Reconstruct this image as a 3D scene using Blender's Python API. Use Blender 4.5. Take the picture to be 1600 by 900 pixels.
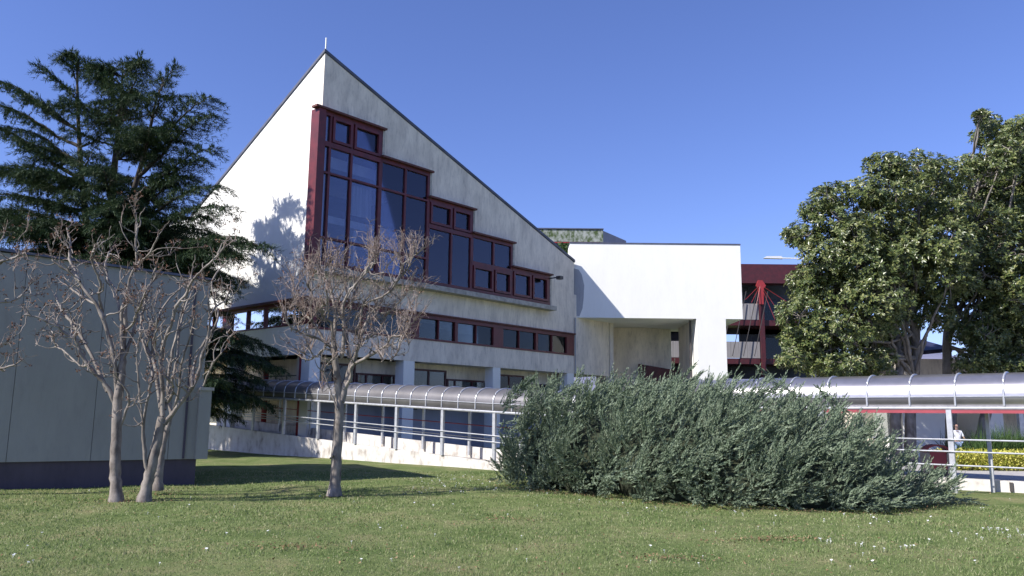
import bpy, math, random
import numpy as np
from mathutils import Vector, Matrix
random.seed(7); RNG = np.random.default_rng(7)
for o in list(bpy.data.objects): bpy.data.objects.remove(o)
SC = bpy.context.scene; COL = SC.collection
# ---------------------------------------------------------------- camera
F = 1240.0; PITCH = math.atan(200/F); ROLL = 0.010; EYE = 2.2
cam = bpy.data.objects.new('camera', bpy.data.cameras.new('camera')); COL.objects.link(cam)
cam.data.sensor_width = 36; cam.data.lens = F*36/1600; cam.data.clip_start = .1; cam.data.clip_end = 20000
cam.matrix_world = Matrix.Translation((0,0,EYE)) @ Matrix.Rotation(math.pi/2+PITCH,4,'X') @ Matrix.Rotation(ROLL,4,'Z')
SC.camera = cam
# ---------------------------------------------------------------- world, sun, exposure
EL = math.radians(38.3); SX, SY = -.88, -.475
W = bpy.data.worlds.new('World'); SC.world = W; W.use_nodes = True
nt = W.node_tree; bg = nt.nodes['Background']
sky = nt.nodes.new('ShaderNodeTexSky'); sky.sky_type = 'NISHITA'; sky.sun_disc = False
sky.sun_elevation = EL; sky.sun_rotation = math.atan2(SX, SY)
sky.air_density = 1.0; sky.dust_density = .45; sky.ozone_density = 3.0; sky.altitude = 50
tint = nt.nodes.new('ShaderNodeMix'); tint.data_type = 'RGBA'; tint.blend_type = 'MULTIPLY'
tint.inputs['Factor'].default_value = 1; tint.inputs['B'].default_value = (.87,.89,1.32,1)
nt.links.new(sky.outputs[0], tint.inputs['A']); nt.links.new(tint.outputs['Result'], bg.inputs[0])
bg.inputs[1].default_value = .096
sl = bpy.data.lights.new('sun','SUN'); sl.energy = 5.0; sl.angle = math.radians(.5); sl.color = (1,.955,.88)
so = bpy.data.objects.new('sun', sl); COL.objects.link(so)
so.rotation_euler = Vector((-SX*math.cos(EL), -SY*math.cos(EL), -math.sin(EL))).to_track_quat('-Z','Y').to_euler()
SC.view_settings.view_transform = 'Standard'; SC.view_settings.look = 'None'
SC.view_settings.exposure = .6; SC.view_settings.gamma = 1
# ---------------------------------------------------------------- pixel <-> place (positions read off the photograph, then kept in metres)
def ray(u, v):
    x, y = u-800, 450-v; c, s = math.cos(ROLL), math.sin(ROLL)
    x, y = x*c-y*s, x*s+y*c
    d = Vector((x, F*math.cos(PITCH)-y*math.sin(PITCH), F*math.sin(PITCH)+y*math.cos(PITCH)))
    return d/d.y
def at(u, v, Y): return Vector((0,0,EYE)) + ray(u,v)*Y
def gnd(u, v, z=0):
    r = ray(u,v); return Vector((0,0,EYE)) + r*((z-EYE)/r.z)
# ---------------------------------------------------------------- materials
def nodes(name):
    m = bpy.data.materials.new(name); m.use_nodes = True
    n = m.node_tree.nodes; l = m.node_tree.links; return m, n, l, n['Principled BSDF']
def ramp(n, stops):
    r = n.new('ShaderNodeValToRGB'); e = r.color_ramp.elements
    while len(e) < len(stops): e.new(.5)
    for i,(p,c) in enumerate(stops):
        e[i].position = p; e[i].color = (*c,1)
    return r
def noise(n, l, scale, detail=5, rough=.6, stretch=None, seed=0):
    tc = n.new('ShaderNodeNewGeometry'); mp = n.new('ShaderNodeMapping')
    l.new(tc.outputs['Position'], mp.inputs[0])
    if stretch: mp.inputs['Scale'].default_value = stretch
    mp.inputs['Location'].default_value = (seed*3.1, seed*1.7, seed)
    t = n.new('ShaderNodeTexNoise'); t.inputs['Scale'].default_value = scale
    t.inputs['Detail'].default_value = detail; t.inputs['Roughness'].default_value = rough
    l.new(mp.outputs[0], t.inputs['Vector']); return t
def mat(name, c0, c1=None, rough=.7, scale=3, stretch=None, bump=0, bscale=None, metal=0, spec=.5, lo=.35, hi=.65, c2=None, seed=0):
    m, n, l, p = nodes(name)
    p.inputs['Roughness'].default_value = rough; p.inputs['Metallic'].default_value = metal
    p.inputs['Specular IOR Level'].default_value = spec
    if c1:
        t = noise(n, l, scale, 6, .62, stretch, seed)
        st = [(lo,c0),(hi,c1)] if not c2 else [(lo,c0),((lo+hi)/2,c2),(hi,c1)]
        r = ramp(n, st); l.new(t.outputs[0], r.inputs[0]); l.new(r.outputs[0], p.inputs['Base Color'])
    else: p.inputs['Base Color'].default_value = (*c0,1)
    if bump:
        b = n.new('ShaderNodeBump'); b.inputs['Strength'].default_value = bump; b.inputs['Distance'].default_value = .02
        t2 = noise(n, l, bscale or scale*6, 6, .7, None, seed+1); l.new(t2.outputs[0], b.inputs['Height']); l.new(b.outputs[0], p.inputs['Normal'])
    return m
def foliage(name, stops, rough=.5, spec=.4, trans=.25, nsc=.9, w=(.65,.42)):
    """colour varies from leaf to leaf and slowly over the plant"""
    m, n, l, p = nodes(name)
    g = n.new('ShaderNodeNewGeometry'); r = ramp(n, stops)
    t = noise(n, l, nsc, 4, .6); mx = n.new('ShaderNodeMath'); mx.operation = 'MULTIPLY_ADD'
    mx.inputs[1].default_value = w[0]; l.new(g.outputs['Random Per Island'], mx.inputs[0])
    mm = n.new('ShaderNodeMath'); mm.operation = 'MULTIPLY'; mm.inputs[1].default_value = w[1]
    l.new(t.outputs[0], mm.inputs[0]); l.new(mm.outputs[0], mx.inputs[2]); l.new(mx.outputs[0], r.inputs[0])
    l.new(r.outputs[0], p.inputs['Base Color']); p.inputs['Roughness'].default_value = rough
    p.inputs['Specular IOR Level'].default_value = spec
    if trans:
        tb = n.new('ShaderNodeBsdfTranslucent'); l.new(r.outputs[0], tb.inputs[0])
        ms = n.new('ShaderNodeMixShader'); ms.inputs[0].default_value = trans
        l.new(p.outputs[0], ms.inputs[1]); l.new(tb.outputs[0], ms.inputs[2]); l.new(ms.outputs[0], n['Material Output'].inputs[0])
    return m
def glass(name, tcol, gcol, refl, trans, ior=1.6, wav=.08, thru=(.7,.78,.9)):
    """tinted window glass: part mirror, part see-through, part solid tint"""
    m, n, l, p = nodes(name)
    p.inputs['Base Color'].default_value = (*tcol,1); p.inputs['Roughness'].default_value = .15
    gl = n.new('ShaderNodeBsdfGlossy'); gl.inputs['Roughness'].default_value = .02; gl.inputs[0].default_value = (*gcol,1)
    b = n.new('ShaderNodeBump'); b.inputs['Strength'].default_value = wav; b.inputs['Distance'].default_value = .02
    t = noise(n, l, .8, 2); l.new(t.outputs[0], b.inputs['Height']); l.new(b.outputs[0], gl.inputs['Normal'])
    tr = n.new('ShaderNodeBsdfTransparent'); tr.inputs[0].default_value = (*thru,1)
    a = n.new('ShaderNodeMixShader'); a.inputs[0].default_value = trans
    l.new(p.outputs[0], a.inputs[1]); l.new(tr.outputs[0], a.inputs[2])
    c = n.new('ShaderNodeMixShader'); fr = n.new('ShaderNodeFresnel'); fr.inputs[0].default_value = ior
    ad = n.new('ShaderNodeMath'); ad.operation = 'ADD'; ad.inputs[1].default_value = refl; ad.use_clamp = True
    l.new(fr.outputs[0], ad.inputs[0]); l.new(ad.outputs[0], c.inputs[0])
    l.new(a.outputs[0], c.inputs[1]); l.new(gl.outputs[0], c.inputs[2]); l.new(c.outputs[0], n['Material Output'].inputs[0])
    return m
def plaster(name, base, stain, amt=.5, warm=None):
    m, n, l, p = nodes(name)
    t = noise(n, l, 1.1, 7, .65, (1,1,.35)); r = ramp(n, [(.38,(0,0,0)),(.75,(1,1,1))]); l.new(t.outputs[0], r.inputs[0])
    t3 = noise(n, l, 6, 5, .7, (1,1,.25), 4); r3 = ramp(n, [(.5,(0,0,0)),(.8,(1,1,1))]); l.new(t3.outputs[0], r3.inputs[0])
    mu = n.new('ShaderNodeMath'); mu.operation = 'MULTIPLY_ADD'; mu.inputs[1].default_value = amt*.7
    m2 = n.new('ShaderNodeMath'); m2.operation = 'MULTIPLY'; m2.inputs[1].default_value = amt*.6
    l.new(r3.outputs[0], m2.inputs[0]); l.new(r.outputs[0], mu.inputs[0]); l.new(m2.outputs[0], mu.inputs[2])
    mx = n.new('ShaderNodeMix'); mx.data_type = 'RGBA'; mx.inputs['A'].default_value = (*base,1); mx.inputs['B'].default_value = (*stain,1)
    l.new(mu.outputs[0], mx.inputs['Factor']); l.new(mx.outputs['Result'], p.inputs['Base Color'])
    p.inputs['Roughness'].default_value = .85; p.inputs['Specular IOR Level'].default_value = .2
    b = n.new('ShaderNodeBump'); b.inputs['Strength'].default_value = .25; b.inputs['Distance'].default_value = .01
    t2 = noise(n, l, 25, 5, .7); l.new(t2.outputs[0], b.inputs['Height']); l.new(b.outputs[0], p.inputs['Normal'])
    return m
M = {}
M['plaster'] = plaster('cream plaster', (.86,.775,.66), (.36,.32,.29), .85)
M['plaster_white'] = plaster('white plaster', (.86,.85,.82), (.68,.65,.61), .3)
M['plaster_grey'] = plaster('grey stained plaster', (.40,.40,.42), (.2,.2,.22), .6)
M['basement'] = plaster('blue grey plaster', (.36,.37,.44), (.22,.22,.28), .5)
M['shed'] = plaster('pale grey cladding', (.33,.325,.295), (.22,.215,.20), .6)
M['plinth'] = plaster('dark violet grey plinth', (.10,.085,.105), (.045,.04,.05), .6)
M['red'] = mat('oxide red paint', (.145,.018,.022), (.085,.014,.016), .45, 2, None, .1)
M['red_cap'] = mat('weathered red cap', (.16,.045,.035), (.07,.03,.025), .7, 5, None, .2)
M['brightred'] = mat('bright red paint', (.34,.03,.035), (.25,.03,.03), .45, 4)
M['darkred'] = mat('dark red steel', (.085,.014,.02), (.05,.012,.016), .5, 3)
M['sill'] = mat('weathered concrete sill', (.5,.47,.42), (.3,.28,.25), .85, 3, None, .2)
M['slab_light'] = mat('pale floor edge', (.8,.82,.84), (.66,.7,.74), .8, 1)
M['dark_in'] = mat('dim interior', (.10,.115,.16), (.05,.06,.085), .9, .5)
M['curtain'] = mat('pale curtain', (.62,.64,.62), (.4,.42,.4), .9, 1.2, (6,6,.3))
M['metal'] = mat('galvanised steel', (.56,.57,.60), (.42,.43,.46), .42, 6, None, .05, None, .45)
M['roofdark'] = mat('dark sheet roof', (.10,.11,.16), (.06,.065,.09), .5, 1)
M['pipe'] = mat('dark pipe', (.05,.045,.045), None, .5)
M['panel_conc'] = mat('ribbed concrete panel', (.30,.29,.30), (.2,.19,.2), .85, 1.2, (6,1,.2))
M['mossy'] = mat('mossy concrete fascia', (.07,.10,.04), (.34,.36,.33), .9, 2.2, (1,1,.6), .3, None, 0, .2, .42, .6)
M['lowwall'] = mat('peeling white painted concrete', (.30,.265,.235), (.64,.615,.59), .9, 2.6, (1,1,.55), .4, 20, 0, .2, .30, .62, (.56,.53,.50))
M['concrete'] = mat('grey concrete', (.36,.34,.33), (.24,.22,.21), .9, 2, None, .3)
M['bark'] = mat('pale smooth bark', (.30,.262,.232), (.11,.09,.078), .75, 5, (1,1,.45), .5, 14)
M['bark_dark'] = mat('dark rough bark', (.07,.055,.045), (.03,.025,.02), .9, 6, (1,1,.3), .6, 16)
M['bark_grey'] = mat('grey magnolia bark', (.26,.235,.21), (.12,.105,.09), .85, 4, (1,1,.5), .5, 14)
M['twig'] = mat('reddish brown twig', (.20,.14,.115), (.29,.24,.21), .8, 3)
M['seed'] = foliage('dry seed heads', [(.1,(.06,.03,.02)),(.6,(.14,.07,.045)),(.95,(.2,.13,.09))], .8, .2, 0)
M['cedar'] = foliage('blue green cedar needles', [(.12,(.012,.030,.018)),(.5,(.030,.060,.030)),(.8,(.065,.095,.038)),(1,(.10,.125,.05))], .65, .25, .12)
M['magnolia'] = foliage('glossy magnolia leaves', [(.1,(.025,.045,.014)),(.4,(.07,.10,.03)),(.7,(.15,.18,.055)),(.95,(.30,.295,.12))], .36, .55, .15)
M['juniper'] = foliage('grey green juniper sprays', [(.1,(.055,.085,.045)),(.5,(.155,.205,.135)),(.8,(.26,.31,.22)),(1,(.36,.38,.25))], .7, .2, .15, 2.6, (.32,.85))
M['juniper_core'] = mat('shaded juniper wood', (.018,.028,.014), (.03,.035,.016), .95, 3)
M['hedge'] = foliage('yellow variegated hedge', [(.15,(.10,.16,.02)),(.5,(.42,.42,.05)),(.9,(.75,.68,.22))], .6, .3, .2)
M['shrub'] = foliage('mid green shrub', [(.1,(.02,.05,.012)),(.6,(.05,.10,.025)),(1,(.10,.15,.05))], .6, .3, .15)
M['grass'] = foliage('short lawn grass', [(.08,(.08,.14,.035)),(.4,(.155,.225,.07)),(.68,(.25,.29,.12)),(.92,(.46,.43,.27))], .65, .25, .3)
M['daisy'] = mat('white daisy petals', (.85,.85,.83), None, .6)
M['glass_blue'] = glass('tinted blue glass', (.035,.04,.06), (.60,.58,.68), .05, .88, 1.5, 0, (.88,.92,1))
M['glass_dark'] = glass('dark window glass', (.02,.025,.025), (.75,.8,.85), .0, .85, 1.38, .02, (.68,.70,.70))
M['glass_sky'] = glass('mirroring window glass', (.06,.09,.14), (1,1,1), .55, .3)
M['skin'] = mat('skin', (.45,.27,.2), None, .6)
M['hair'] = mat('dark hair', (.02,.015,.012), None, .5)
M['shirt'] = mat('white shirt', (.8,.8,.82), (.65,.66,.7), .9, 8)
M['jeans'] = mat('light blue jeans', (.25,.33,.5), (.18,.25,.4), .9, 12)
M['paving'] = mat('worn paving', (.46,.44,.43), (.33,.31,.31), .9, 3, None, .2)
M['binconc'] = mat('pebbled concrete', (.42,.37,.34), (.28,.24,.22), .9, 30, None, .4)
M['binred'] = mat('faded red panel', (.33,.05,.07), (.26,.04,.055), .55, 4)
M['hill'] = mat('hazy woodland hills', (.19,.19,.27), (.15,.155,.22), 1, .01)  # distance haze is painted into the grey violet woodland colour
M['lampwhite'] = mat('white lamp metal', (.75,.76,.8), None, .4)
# polycarbonate vault
def vault_mat(metal, rough, k):
    m, n, l, p = nodes('grey polycarbonate vault')
    t = noise(n, l, 1.5, 5, .6, (1,1,1)); r = ramp(n, [(.3,(.38*k,.365*k,.38*k)),(.7,(.52*k,.50*k,.52*k))]); l.new(t.outputs[0], r.inputs[0])
    l.new(r.outputs[0], p.inputs['Base Color']); p.inputs['Metallic'].default_value = metal; p.inputs['Roughness'].default_value = rough
    return m
M['vault'] = vault_mat(.8,.29,.9); M['vault_matt'] = vault_mat(.45,.42,.40)
# ---------------------------------------------------------------- mesh helpers
ROOTLOC = {}
def rootloc(o):
    while o and o.parent: o = o.parent
    return ROOTLOC.get(o.name, Vector((0,0,0))) if o else Vector((0,0,0))
def tag(o, label=None, cat=None, group=None, kind=None):
    if label: o['label'] = label
    if cat: o['category'] = cat
    if group: o['group'] = group
    if kind: o['kind'] = kind
    return o
def thing(name, loc, label, cat, group=None):
    o = bpy.data.objects.new(name, None); o.empty_display_size = .3; COL.objects.link(o); o.location = loc
    ROOTLOC[o.name] = Vector(loc); return tag(o, label, cat, group)
def link_np(name, V, Fc, material, parent=None, smooth=False, loc=None):
    """V (n,3) array, Fc (m,k) array of equal sized faces"""
    V = np.asarray(V, dtype=np.float32); Fc = np.asarray(Fc, dtype=np.int32)
    L = rootloc(parent) if parent else Vector(loc or (0,0,0))
    V = V - np.array(L, dtype=np.float32)
    me = bpy.data.meshes.new(name); me.vertices.add(len(V)); me.vertices.foreach_set('co', V.ravel())
    k = Fc.shape[1]; me.loops.add(Fc.size); me.loops.foreach_set('vertex_index', Fc.ravel())
    me.polygons.add(len(Fc)); me.polygons.foreach_set('loop_start', np.arange(0, Fc.size, k, dtype=np.int32))
    me.polygons.foreach_set('use_smooth', np.full(len(Fc), smooth)); me.update(calc_edges=True)
    me.materials.append(material)
    o = bpy.data.objects.new(name, me); COL.objects.link(o)
    if parent: o.parent = parent
    else: o.location = L; ROOTLOC[o.name] = L
    return o
class MB:
    def __init__(s, fr=None): s.v=[]; s.f=[]; s.fr=fr
    def P(s, p):
        if s.fr:
            O,a,b = s.fr; return (O[0]+a[0]*p[0]+b[0]*p[1], O[1]+a[1]*p[0]+b[1]*p[1], p[2])
        return tuple(p)
    def add(s, vs, fs):
        n = len(s.v); s.v += [s.P(p) for p in vs]; s.f += [tuple(n+i for i in f) for f in fs]; return s
    def box(s, x0,x1,y0,y1,z0,z1):
        return s.add([(x0,y0,z0),(x1,y0,z0),(x1,y1,z0),(x0,y1,z0),(x0,y0,z1),(x1,y0,z1),(x1,y1,z1),(x0,y1,z1)],
              [(0,3,2,1),(4,5,6,7),(0,1,5,4),(1,2,6,5),(2,3,7,6),(3,0,4,7)])
    def quad(s, *p): return s.add(p, [tuple(range(len(p)))])
    def prism(s, poly, y0, y1):          # polygon in (x,z) extruded along y
        n = len(poly)
        return s.add([(x,y0,z) for x,z in poly]+[(x,y1,z) for x,z in poly],
            [tuple(range(n)), tuple(range(2*n-1,n-1,-1))]+[(i,(i+1)%n+0,(i+1)%n+n,i+n)[::-1] for i in range(n)])
    def tube(s, pts, r, k=8, cap=True):
        pts = [Vector(s.P(p)) for p in pts]; fr = s.fr; s.fr = None
        r = r if hasattr(r,'__len__') else [r]*len(pts)
        base = len(s.v); up = Vector((.13,.21,1))
        for i,p in enumerate(pts):
            d = (pts[min(i+1,len(pts)-1)]-pts[max(i-1,0)]).normalized()
            a = d.cross(up if abs(d.dot(up.normalized()))<.95 else Vector((1,0,0))).normalized(); b = d.cross(a)
            for j in range(k):
                t = 2*math.pi*j/k; s.v.append(tuple(p+(a*math.cos(t)+b*math.sin(t))*r[i]))
        for i in range(len(pts)-1):
            for j in range(k):
                a0 = base+i*k+j; a1 = base+i*k+(j+1)%k; s.f.append((a0,a1,a1+k,a0+k))
        if cap: s.f.append(tuple(base+j for j in range(k))[::-1]); e = base+(len(pts)-1)*k; s.f.append(tuple(e+j for j in range(k)))
        s.fr = fr; return s
    def build(s, name, material, parent=None, smooth=False, loc=(0,0,0), bevel=0):
        L = rootloc(parent) if parent else Vector(loc)
        me = bpy.data.meshes.new(name); me.from_pydata([tuple(Vector(v)-L) for v in s.v], [], s.f)
        if smooth: me.polygons.foreach_set('use_smooth', [True]*len(me.polygons))
        me.update(); me.materials.append(material)
        o = bpy.data.objects.new(name, me); COL.objects.link(o)
        if parent: o.parent = parent
        else: o.location = L; ROOTLOC[o.name] = L
        if bevel:
            md = o.modifiers.new('bevel','BEVEL'); md.width = bevel; md.segments = 2
        return o
def tubes_np(lines, k=6):
    """many tubes at once; lines = [(pts (n,3), radii (n))]"""
    V=[]; Fq=[]; b=0; ang = np.arange(k)*2*np.pi/k; ca=np.cos(ang); sa=np.sin(ang)
    for P,r in lines:
        P = np.asarray(P,float); r = np.asarray(r,float); n=len(P)
        d = np.empty_like(P); d[1:-1]=P[2:]-P[:-2]; d[0]=P[1]-P[0]; d[-1]=P[-1]-P[-2]
        d /= np.linalg.norm(d,axis=1,keepdims=True)+1e-9
        up = np.array([.13,.21,1.]) if abs(d[0][2])<.93 else np.array([1.,.1,.1])
        a = np.cross(d,up); a /= np.linalg.norm(a,axis=1,keepdims=True)+1e-9; c = np.cross(d,a)
        R = P[:,None,:]+(a[:,None,:]*ca[None,:,None]+c[:,None,:]*sa[None,:,None])*r[:,None,None]
        V.append(R.reshape(-1,3)); i=np.arange(n-1)[:,None]*k; j=np.arange(k)[None,:]
        q = np.stack([i+j, i+(j+1)%k, i+k+(j+1)%k, i+k+j],-1).reshape(-1,4)+b; Fq.append(q); b += n*k
    return np.concatenate(V), np.concatenate(Fq)
def tris_np(P, D, Wd, length, width):
    """thin triangles: base at P, pointing along D, base spread along Wd"""
    n=len(P); L=np.broadcast_to(np.asarray(length),(n,))[:,None]; w=np.broadcast_to(np.asarray(width),(n,))[:,None]
    V = np.empty((n,3,3)); V[:,0]=P-Wd*w/2; V[:,1]=P+Wd*w/2; V[:,2]=P+D*L
    return V.reshape(-1,3), np.arange(n*3).reshape(-1,3)
def unit(a): return a/(np.linalg.norm(a,axis=-1,keepdims=True)+1e-9)
def rnd(n): return unit(RNG.normal(size=(n,3)))
# ================================================================= SETTING: lawn, paving, hills
def gz(x, y): return .035*np.sin(x*.45+1)*np.sin(y*.37) + .02*np.sin(x*1.3+y*.9)
def axis(a, b, n, far): 
    m = np.linspace(a,b,n); e = np.array([1,3,8,20,60,200,800,3000,9000.]); return np.concatenate([(a-e[::-1]), m, b+e]) if far else m
gx = axis(-35,35,141,True); gy = axis(2,60,117,True)
X,Y = np.meshgrid(gx,gy); Z = gz(X,Y)*np.clip((60-np.abs(X))/30,0,1)*np.clip((70-Y)/30,0,1)*np.clip((Y+5)/5,0,1)
nx,ny = len(gx),len(gy); idx=np.arange(nx*ny).reshape(ny,nx)
q = np.stack([idx[:-1,:-1],idx[:-1,1:],idx[1:,1:],idx[1:,:-1]],-1).reshape(-1,4)
def lawn_mat():
    m,n,l,p = nodes('lawn')
    a = noise(n,l,.55,6,.7); r = ramp(n,[(.3,(.08,.125,.035)),(.5,(.15,.185,.07)),(.7,(.25,.23,.12))]); l.new(a.outputs[0], r.inputs[0])
    c = noise(n,l,18,6,.8,None,3); r2 = ramp(n,[(.25,(.35,.38,.3)),(.5,(1,1,1)),(.75,(1.7,1.55,1.4))]); l.new(c.outputs[0], r2.inputs[0])
    mx = n.new('ShaderNodeMix'); mx.data_type='RGBA'; mx.blend_type='MULTIPLY'; mx.inputs['Factor'].default_value=.8
    l.new(r.outputs[0], mx.inputs['A']); l.new(r2.outputs[0], mx.inputs['B']); l.new(mx.outputs['Result'], p.inputs['Base Color'])
    p.inputs['Roughness'].default_value=.95; p.inputs['Specular IOR Level'].default_value=.1
    b=n.new('ShaderNodeBump'); b.inputs['Strength'].default_value=.8; b.inputs['Distance'].default_value=.04
    t2=noise(n,l,22,6,.8); l.new(t2.outputs[0],b.inputs['Height']); l.new(b.outputs[0],p.inputs['Normal']); return m
M['lawn'] = lawn_mat()
tag(link_np('lawn', np.stack([X,Y,Z],-1).reshape(-1,3), q, M['lawn'], smooth=True), kind='structure')
hx = np.linspace(-1500,4200,90); ridge = 105+45*np.sin(hx/520+.6)+22*np.sin(hx/170)+9*np.sin(hx/61)+np.clip((hx-200)/9,0,75)
V=[];Q=[]
for i,(x,h) in enumerate(zip(hx,ridge)):
    V += [(x,1500+.1*abs(x),-5),(x,1900+.1*abs(x),h*.6),(x,2300+.1*abs(x),h),(x,3300,-5)]
    if i: b=4*i; Q += [(b-4,b,b+1,b-3),(b-3,b+1,b+2,b-2),(b-2,b+2,b+3,b-1)]
tag(link_np('hills', V, Q, M['hill'], smooth=True), kind='structure')
# ================================================================= building frame of reference
ang = math.atan(1090/1240); D = (math.sin(ang), math.cos(ang)); Lf = (-math.cos(ang), math.sin(ang))
C = (-11.408, 45.0)
NI = Lf                                   # going into the building from its long face is along Lf
FR = (C, D, Lf)                           # (s along long face, depth into building, z)
FL = (C, Lf, D)                           # (t along left face, depth into building, z)
main = thing('modern_building', (C[0],C[1],0), 'tall cream building with a sharply sloping roof and a stepped red-framed window', 'building')
RT = lambda s: 23.72-.3645*s
th = .45
w = MB(FR)
steps = [(0,4.42,20.0),(4.42,8.55,18.2),(8.55,12.75,16.48),(12.75,17.0,14.8),(17.0,21.42,13.02)]
for a,b,z in steps: w.prism([(a,z),(b,z),(b,RT(b)),(a,RT(a))], 0, th)
w.prism([(21.42,8.7),(24.9,8.7),(24.9,RT(24.9)),(21.42,RT(21.42))],0,th)
w.box(.0,21.42,0,th,8.7,10.62)
w.box(0,24.9,0,th,5.6,7.02); w.box(24.9,29.85,.02,th,5.6,12)
w.box(24.5,24.9,th,9,3,14)
w.build('long_wall', M['plaster'], main)
w = MB(FL)
w.prism([(.002,8.72),(13.3,8.72),(30,8.72),(30,15.9),(15.4,15.9),(.002,23.72)], .002, th)
w.box(.002,30,.002,th,5.6,7.3); w.box(13.3,30,.002,th,7.3,8.72)
w.build('gable_wall', M['plaster_white'], main)
# soffit + recessed lower storey
w = MB(FR); w.box(th,29.8,th,9,5.6,5.75); w.box(th,24.9,1.6,1.9,3.1,5.6); 
w.box(th,24.9,1.6,1.9,-.2,.9)
w.build('recess_wall', M['plaster'], main)
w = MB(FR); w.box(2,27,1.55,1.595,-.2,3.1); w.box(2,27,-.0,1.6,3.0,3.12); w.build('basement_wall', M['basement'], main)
w = MB(FL); w.box(2.0,30,2.2,2.5,-.2,5.6); w.box(-1.0,30,th,2.2,3.0,3.12); w.box(th,30,th,9,5.6,5.74); w.build('recess_wall', M['plaster'], main)
# columns
for a,b in ((-.02,.72),(6.98,7.92),(15.32,16.13),(24.0,24.9)):
    w = MB(FR); w.box(a+.025,b,.01,.8,-.2,5.6); w.build('column', M['plaster_white'], main)
for t in (8.2,16.5): MB(FL).box(t,t+.8,.01,.8,-.2,5.6).build('column', M['plaster_white'], main)
for s,t in ((.25,1.1),): MB(FR).tube([(s,t,-.2),(s,t,5.6)],.17,12).build('red_column', M['brightred'], main, True)
for t in (6.5,): MB(FL).tube([(t,1.3,-.2),(t,1.3,5.6)],.17,12).build('red_column', M['brightred'], main, True)
# roof
w = MB(FR)
w.add([(-.08,-.08,RT(0)+.04),(24.98,-.08,RT(24.9)+.04),(24.98,15.4,RT(24.9)-7.8),(-.08,15.4,15.94),
       (-.08,-.08,RT(0)+.22),(24.98,-.08,RT(24.9)+.22),(24.98,15.4,RT(24.9)-7.62),(-.08,15.4,16.12)],
      [(0,3,2,1),(4,5,6,7),(0,1,5,4),(1,2,6,5),(2,3,7,6),(3,0,4,7)])
w.box(0,9,15.4,30,15.9,16.1); w.box(8.8,9,15.4,30,3,15.9); w.box(0,9,29.8,30,3,15.9); w.box(24.6,24.9,.4,10,5,11)
w.build('roof', M['roofdark'], main)
MB(FR).tube([(.12,.12,23.7),(.12,.12,24.75)],.05,6).build('antenna', M['lampwhite'], main)
# inside of the glazed hall: floors and a back wall seen through the glass
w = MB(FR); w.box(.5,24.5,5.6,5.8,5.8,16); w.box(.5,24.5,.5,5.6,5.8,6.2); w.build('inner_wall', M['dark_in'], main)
for z,a,b,h_ in ((16.9,.6,8.4,.7),(13.5,.6,12.6,.45),(11.35,12.7,21.2,.3)):
    MB(FR).box(a,b,.55,5.6,z,z+h_).build('floor_slab', M['slab_light'], main)
for s in (3.2,7.4,11.6,15.8):
    MB(FR).box(s,s+.25,.7,.95,10.7,13.4 if s<12 else 11.3).build('inner_pillar', M['slab_light'], main)
# stepped window
fr = MB(FR); fd0, fd1 = -.30, .06
zs = 10.62
def vbar(s, z0, z1, wd=.12): fr.box(s-wd/2, s+wd/2, fd0+.02, fd1, z0, z1)
def hbar(a, b, z, h=.12): fr.box(a, b, fd0, fd1+.01, z-h/2, z+h/2)
tops = {.5:20, 2.1:20, 4.36:20, 6.45:18.2, 8.5:18.2, 10.7:16.5, 12.68:16.5, 14.95:14.8, 16.95:14.8, 19.2:13.02, 21.3:13.02}
for s,z in tops.items(): vbar(s, zs, z, .26 if s in (4.36,8.5,12.68,16.95,21.3) else .15)
fr.box(-.5,-.02,-.45,.35,zs-.1,20.0)                                   # wraps round the corner
fr.box(-.02,.44,fd0-.02,fd0+.1,zs,zs+.2); fr.box(-.02,.12,fd0,fd1,zs,20)
for a,b,z in steps: hbar(a if a>1 else -.4, b, z-.12, .24)
hbar(-.02,4.36,18.0,.3); hbar(-.02,8.5,16.25); hbar(-.02,8.5,12.35); hbar(8.5,12.68,14.6,.28); hbar(12.68,16.95,12.72,.28); hbar(0,21.42,zs+.14,.3)
fw = fr.build('stepped_window', M['red'], main)
fw['label'] = 'stepped oxide red window wall climbing to the corner'
g = MB(FR)
for a,b,z in steps: g.box(max(a,-.0), b, -.17, -.15, zs, z)
g.build('pane', M['glass_blue'], fw)
for a,b,z0_,z1_ in ((2.3,4.1,14.2,16.1),(6.6,8.2,12.5,13.4),(12.9,14.7,13.2,14.5),(17.2,18.4,10.9,12.8),(20.6,21.1,10.9,12.8),(8.8,10.4,11,11.9)):
    MB(FR).box(a,b,.2,.23,z0_,z1_).build('blind', M['curtain'], fw)
def sash(s0,s1,z0,z1,t=.16):
    k = MB(FR); 
    k.box(s0,s1,-.36,-.19,z0,z0+t); k.box(s0,s1,-.36,-.19,z1-t,z1); k.box(s0,s0+t,-.36,-.19,z0+t,z1-t); k.box(s1-t,s1,-.36,-.19,z0+t,z1-t)
    k.build('sash', M['red'], fw)
for s0,s1,z0,z1 in ((.6,2.04,18.2,19.76),(2.2,4.22,18.2,19.76),(8.66,10.62,14.78,16.24),(10.8,12.54,14.78,16.24),
      (12.84,14.86,10.95,12.56),(15.05,16.8,10.95,12.56),(17.1,19.1,10.95,12.76),(19.3,21.15,10.95,12.76)): sash(s0,s1,z0,z1)
for i,(a,b,z) in enumerate(steps): MB(FR).box((a-.75 if i==0 else a-.12), b+.14, -.55, .0, z, z+.12).build('cap', M['red_cap'], fw)
for a,b,z in steps:  MB(FR).box(b-.0, b+.17, -.30, -.002, z-1.75 if b<21 else z-2.3, z-.01).build('cheek', M['sill'], fw)
MB(FR).box(-.6,21.7,-.75,-.003,zs-.34,zs-.02).build('window_sill', M['sill'], fw)
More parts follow.
